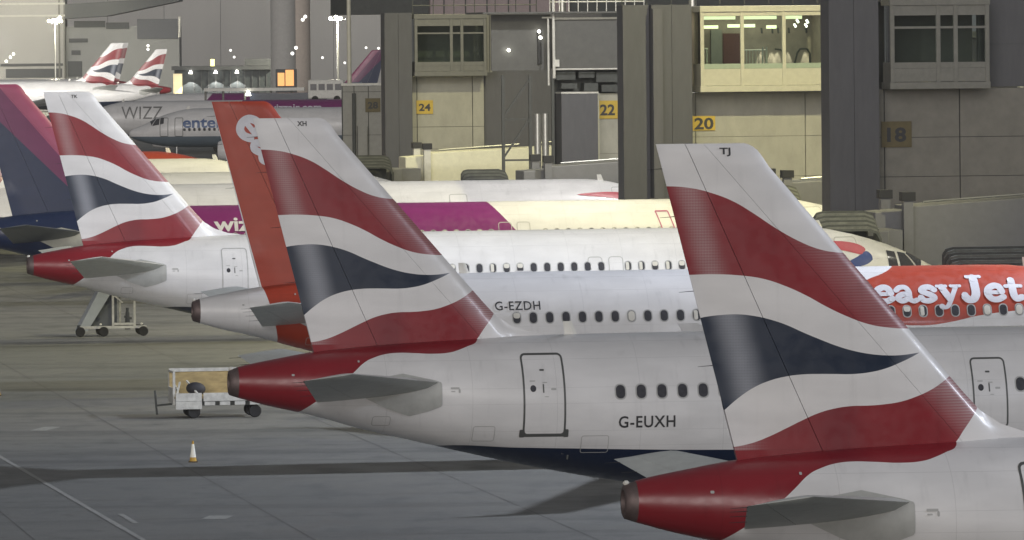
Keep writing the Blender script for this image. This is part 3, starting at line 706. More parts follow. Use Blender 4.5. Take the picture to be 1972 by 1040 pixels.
m_truss = mat('truss_steel', (.075, .078, .072), .6)
for a in (.35, 1.9, 3.2): MB().box(a-.08, a+.08, 1.6, 1.8, 0, 11.5).build('truss_post', m_truss, t22)
for p, q in (((.4, 9.2), (1.85, 11.2)), ((.4, 6.9), (1.85, 9.0)), ((.4, 9.0), (1.85, 9.0)), ((.4, 6.7), (1.85, 6.7))):
    MB().bar((p[0], 1.7, p[1]), (q[0], 1.7, q[1]), .1).build('truss_brace', m_truss, t22)
for a in (2.35, 2.8): MB().tube((a, 1.9, 0), (a, 1.9, 9.3), .2, n=16).build('silver_duct', m_chrome, t22)
MB().box(2.45, 2.65, 2.05, 2.19, 12.1, 14.0).build('slot_window', m_black, t22)
em_small = emit('small_lamp_glow', (1, .98, .85), 14)
for a, z in ((2.5, 13.95), (2.58, 13.6), (.75, 12.9)):
    MB().lathe([(-.09, .0), (-.06, .07), (0, .09), (.06, .07), (.09, 0)], (a, 1.95, z), 'Z', 10).build('wall_lamp', em_small, t22)
sign(2, 5.72, 1.82, 8.98, 1.30, 1.02, '22', (.86, .60), m_yel, 'yellow board reading 22 beside the lit doorway strip')
# tower 24
t24 = tower(3, 'grey gate tower with an unlit glazed bay above board 24')
column(t24, -.25, 1.5, .3, 15.2, m_col2)
panels(t24, 'wall_panel', m_wall, 1.5, 6.3, 1.7, 0, 11.2, (2.0, 5.55), (2.2, 4.4, 6.6, 8.0), .1, .05)
m_frame3 = mat('bay_frame_unlit', (0.145, 0.145, 0.13), .55, var=.15)  # bay frame darkened further, lack of light put into its colour
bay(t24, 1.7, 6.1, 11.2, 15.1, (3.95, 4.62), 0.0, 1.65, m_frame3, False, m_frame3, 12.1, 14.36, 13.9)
for a in (6.3, 6.5): MB().box(a, a+.14, .5, .7, 11.4, 15.0).build('mullion', m_frame2, t24)
MB().box(1.5, 6.4, 3.2, 3.3, 11.2, 15.1).build('room_back', m_roomdk, t24)
MB().box(6.3, 14.0, 2.2, 2.4, 0, 15.1).build('recess_wall', m_col, t24)
sign(3, 1.95, 1.62, 8.82, 1.06, .86, '24', (.74, .44), m_yel, 'small yellow board reading 24 on the cream wall')
# stand 28 block
t28 = thing('gate_block', 'low grey block with board 28 behind the pale tower', 'building', o18 + STAND*5, TH)
m_pale = mat('pale_grey_panel', (0.30, 0.295, 0.27), .6, var=.12)
panels(t28, 'wall_panel', m_pale, 9.1, 15.0, 0, 0, 9.95, (10.0, 11.1, 12.5), (3.0, 6.2, 9.5), .15, .06)
MB().box(9.0, 15.1, -.12, .3, 9.97, 10.15).build('roof_edge', m_white, t28)
MB().tube((9.95, -.2, 0), (9.95, -.2, 9.4), .14).build('drain_pipe', m_dark, t28)
MB().box(10.2, 10.9, -.5, -.05, 4, 6.9).build('plant_cabin', m_pale, t28)
sign(5, 10.85, -.10, 7.95, 1.15, 1.05, '28', (.80, .50), m_yeldk, 'dim yellow board reading 28')
# roof railings along the towers
def railing(k, label, a0, a1, lat, z, mt, n=9):
    r = thing('roof_railing', label, 'railing', o18 + STAND*k + Vector((0, 0, z)), TH, 'railings on the pier roofs')
    for h in (.55, 1.1): MB().tube((a0, lat, h), (a1, lat, h), .035, n=6).build('rail', mt, r)
    for i in range(n+1): MB().tube((a0+(a1-a0)*i/n, lat, 0), (a0+(a1-a0)*i/n, lat, 1.1), .03, n=6).build('post', mt, r)
    return r
MB().box(-1, 14, .3, 6, 14.95, 15.05).build('roof_slab', m_corr, t22)
railing(2, 'white roof railing lit up above the service corridor', 3.0, 8.4, 1.2, 15.05, m_white, 10)
railing(3, 'thin dark roof railing above the unlit bay of board 24', 1.6, 9.5, .6, 15.1, m_dark, 6)
railing(1, 'dark roof railing above the lit cream bay', -.5, 12, 3.0, 15.2, m_dark, 10)
railing(0, 'dark roof railing on the nearest tower', 0, 12, 3.0, 15.25, m_dark, 8)
# body of the pier behind the towers
for k in range(-1, 4):
    o = o18 + STAND*k
    r = thing('pier_block', ['plain grey pier block outside the right edge', 'grey pier block right behind the dull 18 board', 'grey pier block behind the lit cream bay', 'grey pier block behind the service corridor and its railing', 'grey pier block behind the unlit bay of board 24', 'grey pier block between the 24 and 28 boards', 'most distant grey pier block behind board 28'][k+1], 'building', o, TH, 'blocks of the pier')
    MB().box(14.2, 26, 0, 40.9, 0, 13.4).build('block_wall', m_col, r)
    MB().box(14.0, 26.2, 0, 40.9, 13.45, 13.75).build('block_roof', m_corr, r)
    MB().box(14.1, 14.2, 4, 38, 7.0, 9.5).build('window_band', m_pane, r)
# buildings seen over the pier roofs
bl = thing('terminal_block', 'pinkish terminal wall seen over the pier roof', 'building', at(850, 60, 560), TH)
bl.location.z = 0
MB().box(-1, 12, 0, 14, 0, 19).build('wall', mat('pink_render', (0.36, 0.29, 0.29), .7), bl)
for i in range(6): MB().box(.2+i*2, .3+i*2, -.1, 0, 8, 18.5).build('wall_rib', m_dark, bl)
MB().box(-8.5, -1.05, .5, 12, 15.7, 19.5).build('dark_wing', m_dark, bl)
MB().box(12.05, 40, .5, 12, 0, 22).build('dark_wing', m_dark, bl)
# ------------------------------------------------------------------ airliners on the stands
def fin_fn(x0, z0):
    return lambda u, v, lift: Vector((x0+u, -fin_y(x0+u, z0+v)-lift, z0+v))
def hull_fn(H, x0, z0, side=-1, s=1.0):
    def f(u, v, lift):
        x = x0 + (u if side < 0 else -u)*s; return H.at(x, z0+v*s, lift, side)
    return f
def rng(a, b, p=.533): return [a + p*i for i in range(int((b-a)/p)+1)]
# 1 nearest
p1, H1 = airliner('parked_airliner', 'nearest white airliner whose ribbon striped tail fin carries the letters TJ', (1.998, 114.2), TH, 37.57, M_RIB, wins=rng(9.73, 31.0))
lettering('fin_code', 'TJ', .17, fin_fn(1.88, 11.56), m_ink, p1, .004, .21)
add_door(H1, p1, M_RIB, 7.80, 4.72, 1.06, 2.06, m_dkline)
# 2
p2, H2 = airliner('parked_airliner', 'white airliner with ribbon striped fin marked XH and registration G-EUXH', (-7.254, 154.6), TH, 44.5, M_RIB, wins=rng(9.74, 18.4) + rng(20.16, 38.0), mark='dark')
lettering('fin_code', 'XH', .17, fin_fn(1.80, 11.56), m_ink, p2, .004, .24)
lettering('registration', 'G-EUXH', .41, hull_fn(H2, 9.68, 3.87), m_ink, p2, .006, 1.45, 1.1)
add_door(H2, p2, M_RIB, 7.80, 4.72, 1.08, 2.06, m_dkline)
add_door(H2, p2, M_RIB, 19.35, 4.56, .92, 1.78, m_dkline, t=.045, sill=False)
b = MB(); b.tube((8.5, -1.25, 3.25), (8.45, -1.32, 3.05), .04, .025); b.bar((8.62, -1.27, 3.22), (8.30, -1.27, 3.22), .10, .06); b.build('drain_mast', m_dark, p2)
# 3 orange tail
p3, H3 = airliner('parked_airliner', 'white airliner with plain orange tail and orange nose section, registration G-EZDH', (-10.288, 195.0), TH, 33.84, M_ORG, wins=rng(10.19, 27.6), stab=m_grey)
lettering('registration', 'G-EZDH', .39, hull_fn(H3, 9.51, 5.02), m_ink, p3, .004, 1.47, 1.1)
fat_lettering('fuselage_name', 'easyJet', lambda u, v, l: H3.at(21.93 + u*.705, 5.03 + v*.55, l), m_wlet, p3)
ca, sa = math.cos(R(-52)), math.sin(R(-52))
fat_lettering('fin_name', 'easyJet', lambda u, v, l: (lambda x, z: Vector((x, -fin_y(x, z)-l, z)))(1.33 + (u*ca - v*sa)*.78, 10.98 + (u*sa + v*ca)*.78), m_wlet, p3)
# 4
p4, H4 = airliner('parked_airliner', 'white airliner with ribbon striped fin coded TK and cockpit in view', (-18.761, 235.3), TH, 37.57, M_RIB, wins=[x for x in rng(9.9, 31.0) if abs(x-21.93) > .2 and abs(x-22.75) > .2])
lettering('fin_code', 'TK', .17, fin_fn(1.75, 11.52), m_ink, p4, .004, .25)
add_door(H4, p4, M_RIB, 7.85, 4.68, 1.0, 2.0, m_rim, t=.035, sill=False)
for x in (21.93, 22.75): add_door(H4, p4, M_RIB, x, 4.62, .58, 1.05, m_ltline, t=.03, sill=False, rich=False)
add_door(H4, p4, M_RIB, 32.05, 4.75, .95, 2.0, m_ltline, t=.035, sill=False, rich=False)
def cockpit(H, root):
    for q in ([(3.86, 35, 3.86, 63), (3.49, 32, 3.46, 64)], [(3.38, 30, 3.36, 64), (3.04, 25, 2.60, 60)], [(2.97, 23, 2.52, 57), (2.78, 3, 2.22, 3)]):
        n = 5
        for sd in (-1, 1):
            b = MB()
            for i in range(n+1):
                for j in range(n+1):
                    s, t = i/n, j/n; (d0, f0, d1, f1), (e0, g0, e1, g1) = q
                    d = (d0*(1-t)+d1*t)*(1-s) + (e0*(1-t)+e1*t)*s; f = (f0*(1-t)+f1*t)*(1-s) + (g0*(1-t)+g1*t)*s
                    b.v.append(tuple(H.ang(H.L-d, R(f), .012, sd)))
            for i in range(n):
                for j in range(n): k = i*(n+1) + j; b.face((k, k+1, k+n+2, k+n+1))
            b.build('cockpit_window', m_pane, root, smooth=True)
def speedmark(H, root, x, z, s=1.0):
    up = [(0, .0), (-.35, .30), (-1.0, .46), (-2.2, .50), (-3.6, .40), (-3.6, .32), (-2.2, .24), (-1.0, .13), (-.55, .02)]
    for nm, P, mt in (('ribbon_mark', [(-.45, -.10), (-.22, .10), (-.5, .30), (-1.1, .42), (-2.2, .44), (-3.4, .34), (-2.4, .22), (-1.4, .12)], m_redrib), ('ribbon_mark', [(0, -.30), (-.02, -.12), (-.22, .04), (-.60, -.16), (-1.1, -.38), (-1.4, -.56), (-.8, -.58), (-.25, -.46)], m_blurib)):
        b = MB(); skin_fill(b, H, [(x+u*s, z+v*s) for u, v in smooth_pts(P + [P[0]], 3)[:-1]], .014); b.build(nm, mt, root)
cockpit(H4, p4); speedmark(H4, p4, 33.05, 5.15)
# 5 purple
p5, H5 = airliner('parked_airliner', 'airliner with pink purple and navy tail and a wide purple band on its side', (-24.774, 275.41), TH, 44.5, M_PUR, wins=rng(11.0, 23.9) + rng(26.3, 38.0), stab=mat('navy_stabiliser', (.10, .115, .14), .4), exh=mat('navy_cone', (.02, .03, .07), .45))
lettering('fuselage_name', 'wizzair.com', .86, hull_fn(H5, 11.13, 5.06), m_wlet, p5, .022, 5.6)
for x, mt in ((24.45, m_ltline), (25.3, m_rim)): add_door(H5, p5, M_PUR, x, 4.72, .62, 1.1, mt, t=.03, sill=False, rich=False)
for x in (31.55,):
    b = MB(); V = [(31.5, 5.66), (32.02, 5.66), (32.45, 4.6), (32.75, 4.6), (33.1, 5.66), (33.6, 5.66), (34.0, 4.3)]
    P = [(31.50, 5.66), (32.07, 5.66), (32.34, 4.75), (32.75, 5.60), (33.2, 5.60), (33.5, 4.75), (33.9, 5.66), (34.4, 5.66), (33.75, 4.1), (33.2, 4.1), (32.95, 4.85), (32.55, 4.1), (31.95, 4.1), (31.50, 5.66)]
    for a, c in zip(P[:-1], P[1:]):
        d = Vector((c[0]-a[0], c[1]-a[1])); L_ = d.length; nn = Vector((-d.y, d.x))/L_*.03; base = len(b.v); k = 6
        for i in range(k+1):
            q = Vector(a) + d*i/k
            for s2 in (-1, 1): b.v.append(tuple(H5.at(q.x+nn.x*s2, q.y+nn.y*s2, .012)))
        for i in range(k): b.face((base+2*i, base+2*i+1, base+2*i+3, base+2*i+2))
    b.build('outline_letter', m_pink, p5)
cockpit(H5, p5); add_door(H5, p5, M_PUR, 38.9, 4.75, .95, 2.0, m_ltline, t=.03, sill=False, rich=False)
# 6..9
p6, H6 = airliner('parked_airliner', 'white airliner with a thin red ribbon by its nose door beside the pier', (-33.0, 314.8), TH, 44.5, M_RIB, detail=1, wins=None)
cockpit(H6, p6); speedmark(H6, p6, 40.0, 5.05); add_door(H6, p6, M_RIB, 38.98, 4.75, .95, 2.0, m_rim, t=.035, sill=False, rich=False)
add_door(H6, p6, M_RIB, 30.3, 4.75, .95, 1.5, m_rim, t=.035, sill=False, rich=False)
p7, H7 = airliner('parked_airliner', 'plain white airliner partly hidden behind the red ribbon nosed one', (-40.0, 341.0), TH, 37.57, M_WHT, detail=1); cockpit(H7, p7)
p8, H8 = airliner('parked_airliner', 'white airliner whose bright roof shows above the others', (-49.5, 379.0), TH, 37.57, M_WHT, detail=1); cockpit(H8, p8)
p9, H9 = airliner('parked_airliner', 'far airliner with an orange nose section', (-50.2, 405.0), TH, 33.84, M_ORG, detail=1); cockpit(H9, p9)
# across the taxiway, facing left
FAR = 'airliners parked beyond the taxiway'
def far_plane(label, tail_px, d, L, paint, rz=math.pi, scale=1.0, z=0.0, **k):
    p = at(tail_px, 100, d); r, H = airliner('far_airliner', label, (p.x, p.y), rz, L, paint, detail=1, scale=scale, group=FAR, **k)
    r.location.z = z; return r, H
f1, _ = far_plane('far airliner with ribbon striped fin under the dark hangar roof', 246, 1000, 37.57, M_RIB, scale=1.09)
f2, _ = far_plane('far airliner with ribbon striped fin nearest the dark service building', 330, 1000, 37.57, M_RIB)
f3, _ = far_plane('far airliner whose ribbon fin peeps out just behind the tallest one', 256, 1045, 37.57, M_RIB, scale=1.09)
f4, Hf4 = far_plane('far white airliner with purple rear and outlined lettering', 852, 730, 44.5, M_PUR, rz=math.pi + R(1.5))
m_rimd = mat('outline_grey', (0.16, 0.16, 0.16), .5)
lettering('fuselage_name', 'WIZZ', 2.3, lambda u, v, l: Hf4.at(38.3-u, 4.05+v*.92, l, 1), m_rimd, f4, -.012, 4.9, 1.0, .05)
lettering('fuselage_name', 'wizzair.com', 1.1, lambda u, v, l: Hf4.at(20.9-u, 4.9+v, l, 1), m_wlet, f4, .02, 6.4)
for i in range(26): 
    b = MB(); skin_fill(b, Hf4, [(20.5-i*.533+u, 4.55+v) for u, v in rrect(.25, .35, .1)], .015, 0, 1); b.build('cabin_window', m_blind, f4)
f5, Hf5 = far_plane('far airliner with blue lettering and dark blue belly, nose to the left', 960, 650, 39.5, M_ENT, rz=math.pi + R(-2))
lettering('fuselage_name', 'enter', 1.75, lambda u, v, l: Hf5.at(33.6-u, 4.15+v*.9, l, 1), m_blet, f5, .05, 4.4)
for i in range(14):
    b = MB(); skin_fill(b, Hf5, [(33.4-i*.533+u, 3.95+v) for u, v in rrect(.27, .34, .1)], .015, 0, 1); b.build('cabin_window', m_pane, f5)
cockpit(Hf5, f5)
for x in (35.6, 34.0): add_door(Hf5, f5, M_ENT, x, 4.2, .9, 2.0, m_dkline, t=.06, sill=False, rich=False, side=1)
f6, _ = far_plane('far airliner showing only its pink and purple tail beside the pier', 752, 820, 37.57, M_PUR, rz=math.pi)
f6.location.z = 0
# ------------------------------------------------------------------ boarding bridges
m_bel = mat('bellows_fabric', (0.055, 0.058, 0.052), .75, var=.3)
m_bel3 = mat('bellows_fabric_faded', (0.20, 0.205, 0.17), .75, var=.3)
m_bel4 = mat('bellows_fabric_worn', (0.10, 0.105, 0.09), .75, var=.3)
m_bel2 = mat('bellows_fabric_pale', (0.11, 0.115, 0.10), .75, var=.3)
m_tun = mat('bridge_cladding', (0.18, 0.18, 0.182), .5, var=.08)
m_tunc = mat('bridge_cladding_lit', (0.74, 0.72, 0.56), .5, var=.08)  # bridge cladding with the floodlit look put into the colour
def bridge(k, dx, label, mt, long=22.0, bels=None, bw=2.45):
    """frame: tail point of the stand's reference airliner; dx moves the cab to the door in use"""
    o = Vector((-18.761, 235.3, 0)) + STAND*k; r = thing('boarding_bridge', label, 'boarding bridge', o, TH, 'boarding bridges')
    d0 = 31.5 + dx
    bel = MB().box(d0+.3, d0+2.3, 2.75, 2.85, 3.6, 6.3).build('bellows_frame', m_bel, r)
    for i in range(9):
        b = MB(); w = bw + .01*i; y = 1.05 + i*.17; zt = 5.98 + .085*i
        prof = [(0, 3.7), (0, zt-.25), (.12, zt-.06), (.35, zt), (w-.5, zt), (w-.15, zt-.12), (w, zt-.4), (w, 3.7)]
        O = [(d0+a, c) for a, c in prof]; I = [(d0+a*.94+.08, c-.09) for a, c in prof]
        b.rings([[(a, y+q, c) for q in (0, .11)] + [(e, y+q, g) for q in (.11, 0)] for (a, c), (e, g) in zip(O, I)], 0, True, (True, True))
        b.build('bellows_fold', (bels or (m_bel, m_bel2))[i % 2], bel)
    MB().box(d0-.2, d0+3.4, 3.75, 7.2, 3.3, 5.80).build('cab', m_tun, r, bevel=.05)
    MB().box(d0+.2, d0+2.9, 3.72, 3.74, 4.4, 5.6).build('cab_window', m_pane, r)
    t0 = 35.6 if dx < 6 else 36.0
    if d0 + 2 > t0: t0 = d0 + 2
    # tunnel in two telescoping lengths climbing to the pier
    def tunnel(nm, a0, a1, z0, z1, h, y0, y1, m):
        b = MB(); b.rings([[(a, y0, z-h), (a, y1, z-h), (a, y1, z), (a, y0, z)] for a, z in ((a0, z0), (a1, z1))]); return b.build(nm, m, r, bevel=.04)
    MB().box(d0+3.4, t0+.5, 6.0, 9.2, 3.3, 5.75).build('cab_neck', m_tun, r)
    tunnel('tunnel_front', t0, t0+9, 6.38, 6.92, 2.7, 8.7, 11.3, mt); tunnel('tunnel_rear', t0+1.5, t0+long, 6.62, 7.85, 3.0, 8.45, 11.55, mt)
    for a in range(3): MB().tube((t0+2+a*6, 8.5, 6.8+a*.36), (t0+7+a*6, 8.5, 7.1+a*.36), .05, n=6).build('roof_conduit', m_chrome, r)
    for y in (8.2, 12.2):
        c = MB().box(t0+1.05, t0+1.45, y-.2, y+.2, .9, 6.85).build('lift_column', m_white if mt is m_tunc else m_tun, r)
        MB().box(t0+.97, t0+1.53, y-.28, y+.28, 6.86, 7.22).build('column_cap', m_black, c)
    MB().box(t0+.6, t0+1.9, 7.9, 12.5, .55, .9).build('bogie_beam', m_dark, r)
    for y in (8.6, 11.8):
        w = MB(); w.lathe([(-.2, .3), (-.22, .5), (0, .55), (.22, .5), (.2, .3)], (t0+1.25, y, .55), 'Y', 16); w.build('bogie_wheel', m_tyre, r, smooth=True)
    MB().tube((t0+long-1, 10, 0), (t0+long-1, 10, 5), .5, n=16).build('rotunda_post', m_tun, r)
    MB().tube((t0+long, 10, 4.4), (t0+long, 10, 8.4), 2.1, n=24).build('rotunda', mt, r)
    return r
bridge(0, 0.1, 'grey boarding bridge docked behind the cockpit of the airliner with code TK', m_tun, 22.0, (m_bel4, m_bel3))
bridge(-1, -4.85, 'boarding bridge with dark bellows above the orange airliner roof', m_tun, 22.0, None, 3.3)
bridge(1, 6.2, 'boarding bridge whose bellows rise behind the second bright nose', m_tun, 22.0, (m_bel4, m_bel3))
bridge(2, -.4, 'boarding bridge with black bellows behind the red ribbon nose', m_tun)
bridge(3, -.3, 'cream lit boarding bridge below board 24', m_tunc, 30.0)
# ------------------------------------------------------------------ small things on the apron
def cone(x, y, label, s=1.0):
    c = thing('traffic_cone', label, 'cone', (x, y, 0), 0, 'traffic cones', s)
    MB().box(-.2, .2, -.2, .2, 0, .04).build('base', mat('cone_base', (.10, .07, .03), .7), c, bevel=.01)
    MB().lathe([(.04, .155), (.17, .131)], (0, 0, 0), 'Z', 18).build('lower_body', mat('cone_amber', (.55, .33, .05), .5), c, smooth=True)
    MB().lathe([(.17, .131), (.62, .055)], (0, 0, 0), 'Z', 18).build('white_sleeve', mat('cone_sleeve', (.92, .91, .82), .35), c, smooth=True)
    MB().lathe([(.62, .055), (.72, .035), (.73, .02)], (0, 0, 0), 'Z', 18).build('tip', mat('cone_amber', (0, 0, 0)), c, smooth=True)
    c.scale = (.75, .75, .95)
cone(-10.5, 198.75, 'white sleeved traffic cone standing alone on the apron')
cone(-20.05, 236.6, 'traffic cone cut by the left edge of the picture')
# baggage cart
bc = thing('baggage_cart', 'white sided baggage cart with a tan back panel and dark wheels', 'cart', (-12.35, 221.3, 0), TH)
m_ply = mat('tan_plywood', (0.38, 0.29, 0.135), .7, var=.3, scale=2.5, stretch=(1, 1, 3))
m_cart = mat('chipped_white_paint', (0.50, 0.50, 0.47), .55, var=.3, scale=4)
MB().box(0, 3.35, 0, 1.5, .72, .80).build('deck', m_ply, bc)
MB().box(0, 3.35, 1.46, 1.50, .81, 1.62).build('back_panel', m_ply, bc)
MB().box(-.02, 3.37, 1.43, 1.53, 1.63, 1.75).build('top_rail', m_cart, bc)
for x in (.0, 1.6, 3.3):
    MB().box(x-.03, x+.05, 1.51, 1.58, .5, 1.66).build('back_post', m_cart, bc)
MB().box(-.05, .04, 0, .07, .5, 1.66).build('front_post', m_cart, bc); MB().bar((0, 0.03, 1.68), (0, 1.45, 1.68), .07).build('end_rail', m_cart, bc)
MB().box(-.04, .0, .08, 1.42, .55, 1.1).build('end_panel', m_cart, bc)
MB().box(.05, 1.0, -.05, -.01, .34, .62).build('side_panel', m_cart, bc); MB().box(.05, 1.0, -.05, -.01, .63, .92).build('side_panel', m_cart, bc)
MB().box(1.06, 3.3, -.05, -.01, .62, .92).build('side_panel', m_cart, bc)
for i in range(4): MB().box(1.1+i*.55, 1.48+i*.55, -.05, -.01, .47, .60).build('step_plate', m_cart, bc)
MB().box(.1, 3.3, .1, 1.4, .45, .71).build('chassis', m_dark, bc)
for p, q in (((.12, .85), (.35, 1.25)), ((.9, .85), (.6, 1.3)), ((.05, 1.2), (.3, .85))): MB().bar((p[0], .25, p[1]), (q[0], 1.2, q[1]), .06).build('strap', m_cart, bc)
for x in (.72, 2.95):
    for y in (.1, 1.4):
        w = MB(); w.lathe([(-.09, .12), (-.10, .21), (-.05, .235), (.05, .235), (.10, .21), (.09, .12)], (x, y, .235), 'Y', 18); w.build('wheel', m_tyre, bc, smooth=True)
MB().bar((0, .75, .5), (-.55, .75, .45), .07).build('tow_bar', m_dark, bc); MB().bar((-.55, .75, .12), (-.62, .75, 1.0), .07).build('tow_handle', m_dark, bc)
bag = MB(); R_ = []
for k in range(9):
    a = math.pi*k/8; rr = math.sin(a)*.98 + .02; R_.append([(.36*rr*math.cos(t)*(1+.06*math.sin(3*t)), .22*rr*math.sin(t), .24 - .24*math.cos(a)) for t in [2*math.pi*i/18 for i in range(18)]])
bg_ = tag(bag.rings(R_).build('duffel_bag', mat('bag_cloth', (.025, .025, .032), .7), None, smooth=True), 'dark rounded bag lying on the baggage cart', 'bag')
bg_.location = Vector((-12.35, 221.3, .80)) + AX*.85 + NX*.7; bg_.rotation_euler = (0, .1, TH)
# passenger steps
ps = thing('passenger_steps', 'mobile boarding steps on small wheels behind the striped tail', 'steps', (-20.2, 282.4, 0), TH)
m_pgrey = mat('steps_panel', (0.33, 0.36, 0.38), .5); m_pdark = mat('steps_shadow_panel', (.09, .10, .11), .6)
for y in (0, 1.25):
    b = MB(); b.rings([[(.0, y, .25), (.45, y, .25), (1.75, y, 2.3), (1.1, y, 2.3)], [(.0, y+.05, .25), (.45, y+.05, .25), (1.75, y+.05, 2.3), (1.1, y+.05, 2.3)]]); b.build('side_panel', m_pgrey, ps)
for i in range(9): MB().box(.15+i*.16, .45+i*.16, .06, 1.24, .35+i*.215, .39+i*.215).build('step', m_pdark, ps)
MB().box(1.35, 3.0, .05, 1.25, 2.25, 2.35).build('platform', m_pgrey, ps)
b = MB(); b.rings([[(.6, .62, .4), (1.9, .62, .5), (1.9, .62, 2.2), (1.75, .62, 2.2)], [(.6, .68, .4), (1.9, .68, .5), (1.9, .68, 2.2), (1.75, .68, 2.2)]]); b.build('shade_panel', m_pdark, ps)  # dark sheet standing in for the shade inside the stairs
for x, y in ((1.65, .05), (2.1, 1.2), (2.65, .05)): MB().box(x-.05, x+.05, y-.05, y+.05, .45, 2.25).build('post', m_cart, ps)
MB().bar((1.7, .05, 1.9), (2.1, .05, 1.55), .06).build('brace', m_cart, ps)
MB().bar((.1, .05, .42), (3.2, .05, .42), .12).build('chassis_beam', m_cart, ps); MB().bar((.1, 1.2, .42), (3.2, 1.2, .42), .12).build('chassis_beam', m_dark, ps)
MB().box(1.7, 2.6, .0, .12, .52, .62).build('step_plate', m_cart, ps)
b = MB(); b.tube((2.35, .3, .3), (2.35, .3, 1.1), .14, .09); b.tube((2.35, .3, 1.1), (2.35, .3, 1.3), .07); b.bar((2.2, .3, .9), (2.55, .3, .8), .1); b.build('hydraulic_pump', m_dark, ps)
for x, y in ((.12, -.05), (1.2, -.1), (3.05, -.05), (1.2, 1.3), (3.05, 1.3)):
    w = MB(); w.lathe([(-.08, .1), (-.09, .2), (0, .23), (.09, .2), (.08, .1)], (x, y, .23), 'Y', 16); w.build('wheel', m_tyre, ps, smooth=True)
for x in (1.05, 2.95): MB().lathe([(0, .0), (.02, .06), (.08, .05), (.10, 0)], (x, -.12, .52), 'Z', 10).build('marker_lamp', m_white, ps)
# ------------------------------------------------------------------ background
m_hang = mat('hangar_cladding', (0.50, 0.49, 0.47), .7, var=.06, scale=.2, stretch=(1, 1, .1))
m_hang2 = mat('hangar_cladding_dark', (0.34, 0.345, 0.34), .7, var=.08, scale=.3)
m_roofd = mat('hangar_roof_dark', (0.10, 0.105, 0.11), .7)
h = thing('hangar', 'huge grey hangar filling the background', 'building', (0, 1300, 0))
for i in range(12):
    x0 = -110 + i*12.0; MB().box(x0+.05, x0+11.95, 0, 1, 0, 34).build('wall_panel', m_hang, h)
P = lambda px, d: at(px, 60, d).x
hl = thing('maintenance_hall', 'grey hall at the far left with dark roof edge and window slots', 'building', (0, 1150, 0))
MB().box(P(-60, 1150), P(124, 1150), 0, 8, 0, 26).build('bright_wall', m_hang, hl)
MB().box(P(125, 1150), P(344, 1150), 2, 10, 0, 15.8).build('side_wall', m_hang2, hl)
b = MB(); q = [at(125, 8, 1146), at(345, -6, 1146), at(345, 2, 1146), at(205, 31, 1146), at(125, 36, 1146)]
b.rings([[(p.x, -4, p.z) for p in q], [(p.x, 9, p.z) for p in q]]); b.build('roof_wedge', m_roofd, hl)
for x0, x1, y0, y1 in ((140, 200, 40, 53), (202, 246, 43, 56), (262, 340, 36, 75), (130, 166, 74, 82), (135, 152, 97, 106), (128, 155, 118, 148), (0, 120, 122, 128), (10, 118, 132, 150)):
    a, c = at(x0, y1, 1148), at(x1, y0, 1148); MB().box(a.x, c.x, (1.6 if x0 > 124 else -.3), (2.0 if x0 > 124 else 0), a.z, c.z).build('window_slot', m_roofd if x0 != 262 else mat('slot_bluegrey', (.13, .135, .15), .6), hl)
for y0, y1 in ((5, 8), (28, 31)):
    a, c = at(-60, y1+6, 1148), at(124, y0, 1148); MB().box(a.x, c.x, -.6, -.05, c.z-.35, c.z).build('wall_band', m_white, hl)
MB().tube((at(343, 32, 1140).x, -6, at(343, 72, 1140).z), (at(344, 32, 1140).x, -6, at(343, 32, 1140).z), .25, .3).build('bright_strut', m_white, hl)
for px_ in (112, 122): MB().box(P(px_, 1149), P(px_, 1149)+.3, -.4, -.05, 0, 26).build('wall_rib', m_frame2, hl)
sb = thing('service_building', 'low dark service building with a row of downlights', 'building', (0, 905, 0))
MB().box(P(335, 905), P(522, 905), 0, 8, 0, 8.8).build('wall', mat('dark_blue_cladding', (.05, .06, .065), .6, var=.3, scale=1.5), sb)
MB().box(P(330, 905), P(524, 905), -.8, 8, 8.82, 9.4).build('roof', m_roofd, sb)
MB().box(P(470, 905), P(520, 905), 1, 5, 9.42, 10.4).build('plant_box', m_roofd, sb)
for px_ in (367, 415, 456):
    MB().tube((P(px_, 905), -.9, 8.3), (P(px_, 905), -.9, 8.75), .28, .12).build('downlight', em_small, sb)
    l = bpy.data.lights.new('downlight_beam', 'SPOT'); l.energy = 1500; l.spot_size = R(90); l.color = (1, .95, .85); lo = bpy.data.objects.new('downlight_beam', l); COL.objects.link(lo); lo.parent = sb; lo.location = (P(px_, 905), -1.1, 8.2)
MB().box(P(333, 905), P(350, 905), -.1, -.02, 4.6, 8.3).build('lit_window', emit('warm_window', (1, .85, .5), .5), sb)
MB().box(P(405, 905), P(412, 905), -.5, .5, 9.41, 10.4).build('beacon', emit('yellow_beacon', (1, .9, .25), 3), sb)
for px_ in range(372, 520, 14): MB().box(P(px_, 905), P(px_, 905)+.12, -.12, -.02, 3, 8.7).build('wall_rib', m_roofd, sb)
cn = thing('walkway_canopy', 'pale flat canopy on posts in front of the dark service building', 'canopy', (0, 800, 0))
MB().box(P(392, 800), P(585, 800), 0, 3, 6.6, 7.0).build('roof', m_white, cn)
for px_ in (394, 428, 470, 520, 560): MB().tube((P(px_, 800), 1, 0), (P(px_, 800), 1, 6.6), .14).build('post', m_frame2, cn)
MB().tube((P(477, 800), -.1, 6.0), (P(477, 800), -.1, 6.5), .35, .2).build('lamp', em_small, cn)
MB().box(P(480, 800), P(628, 800), .5, 2.5, 2.2, 6.3).build('glazed_wall', mat('navy_glazing', (.02, .03, .055), .2), cn)
pc = thing('concrete_column', 'massive round concrete column rising out of the picture', 'column', (0, 860, 0))
MB().tube((P(546, 860), 0, 0), (P(546, 860), 0, 40), 1.85, n=32).build('shaft', mat('grey_concrete', (.48, .47, .45), .8, var=.1), pc, smooth=True)
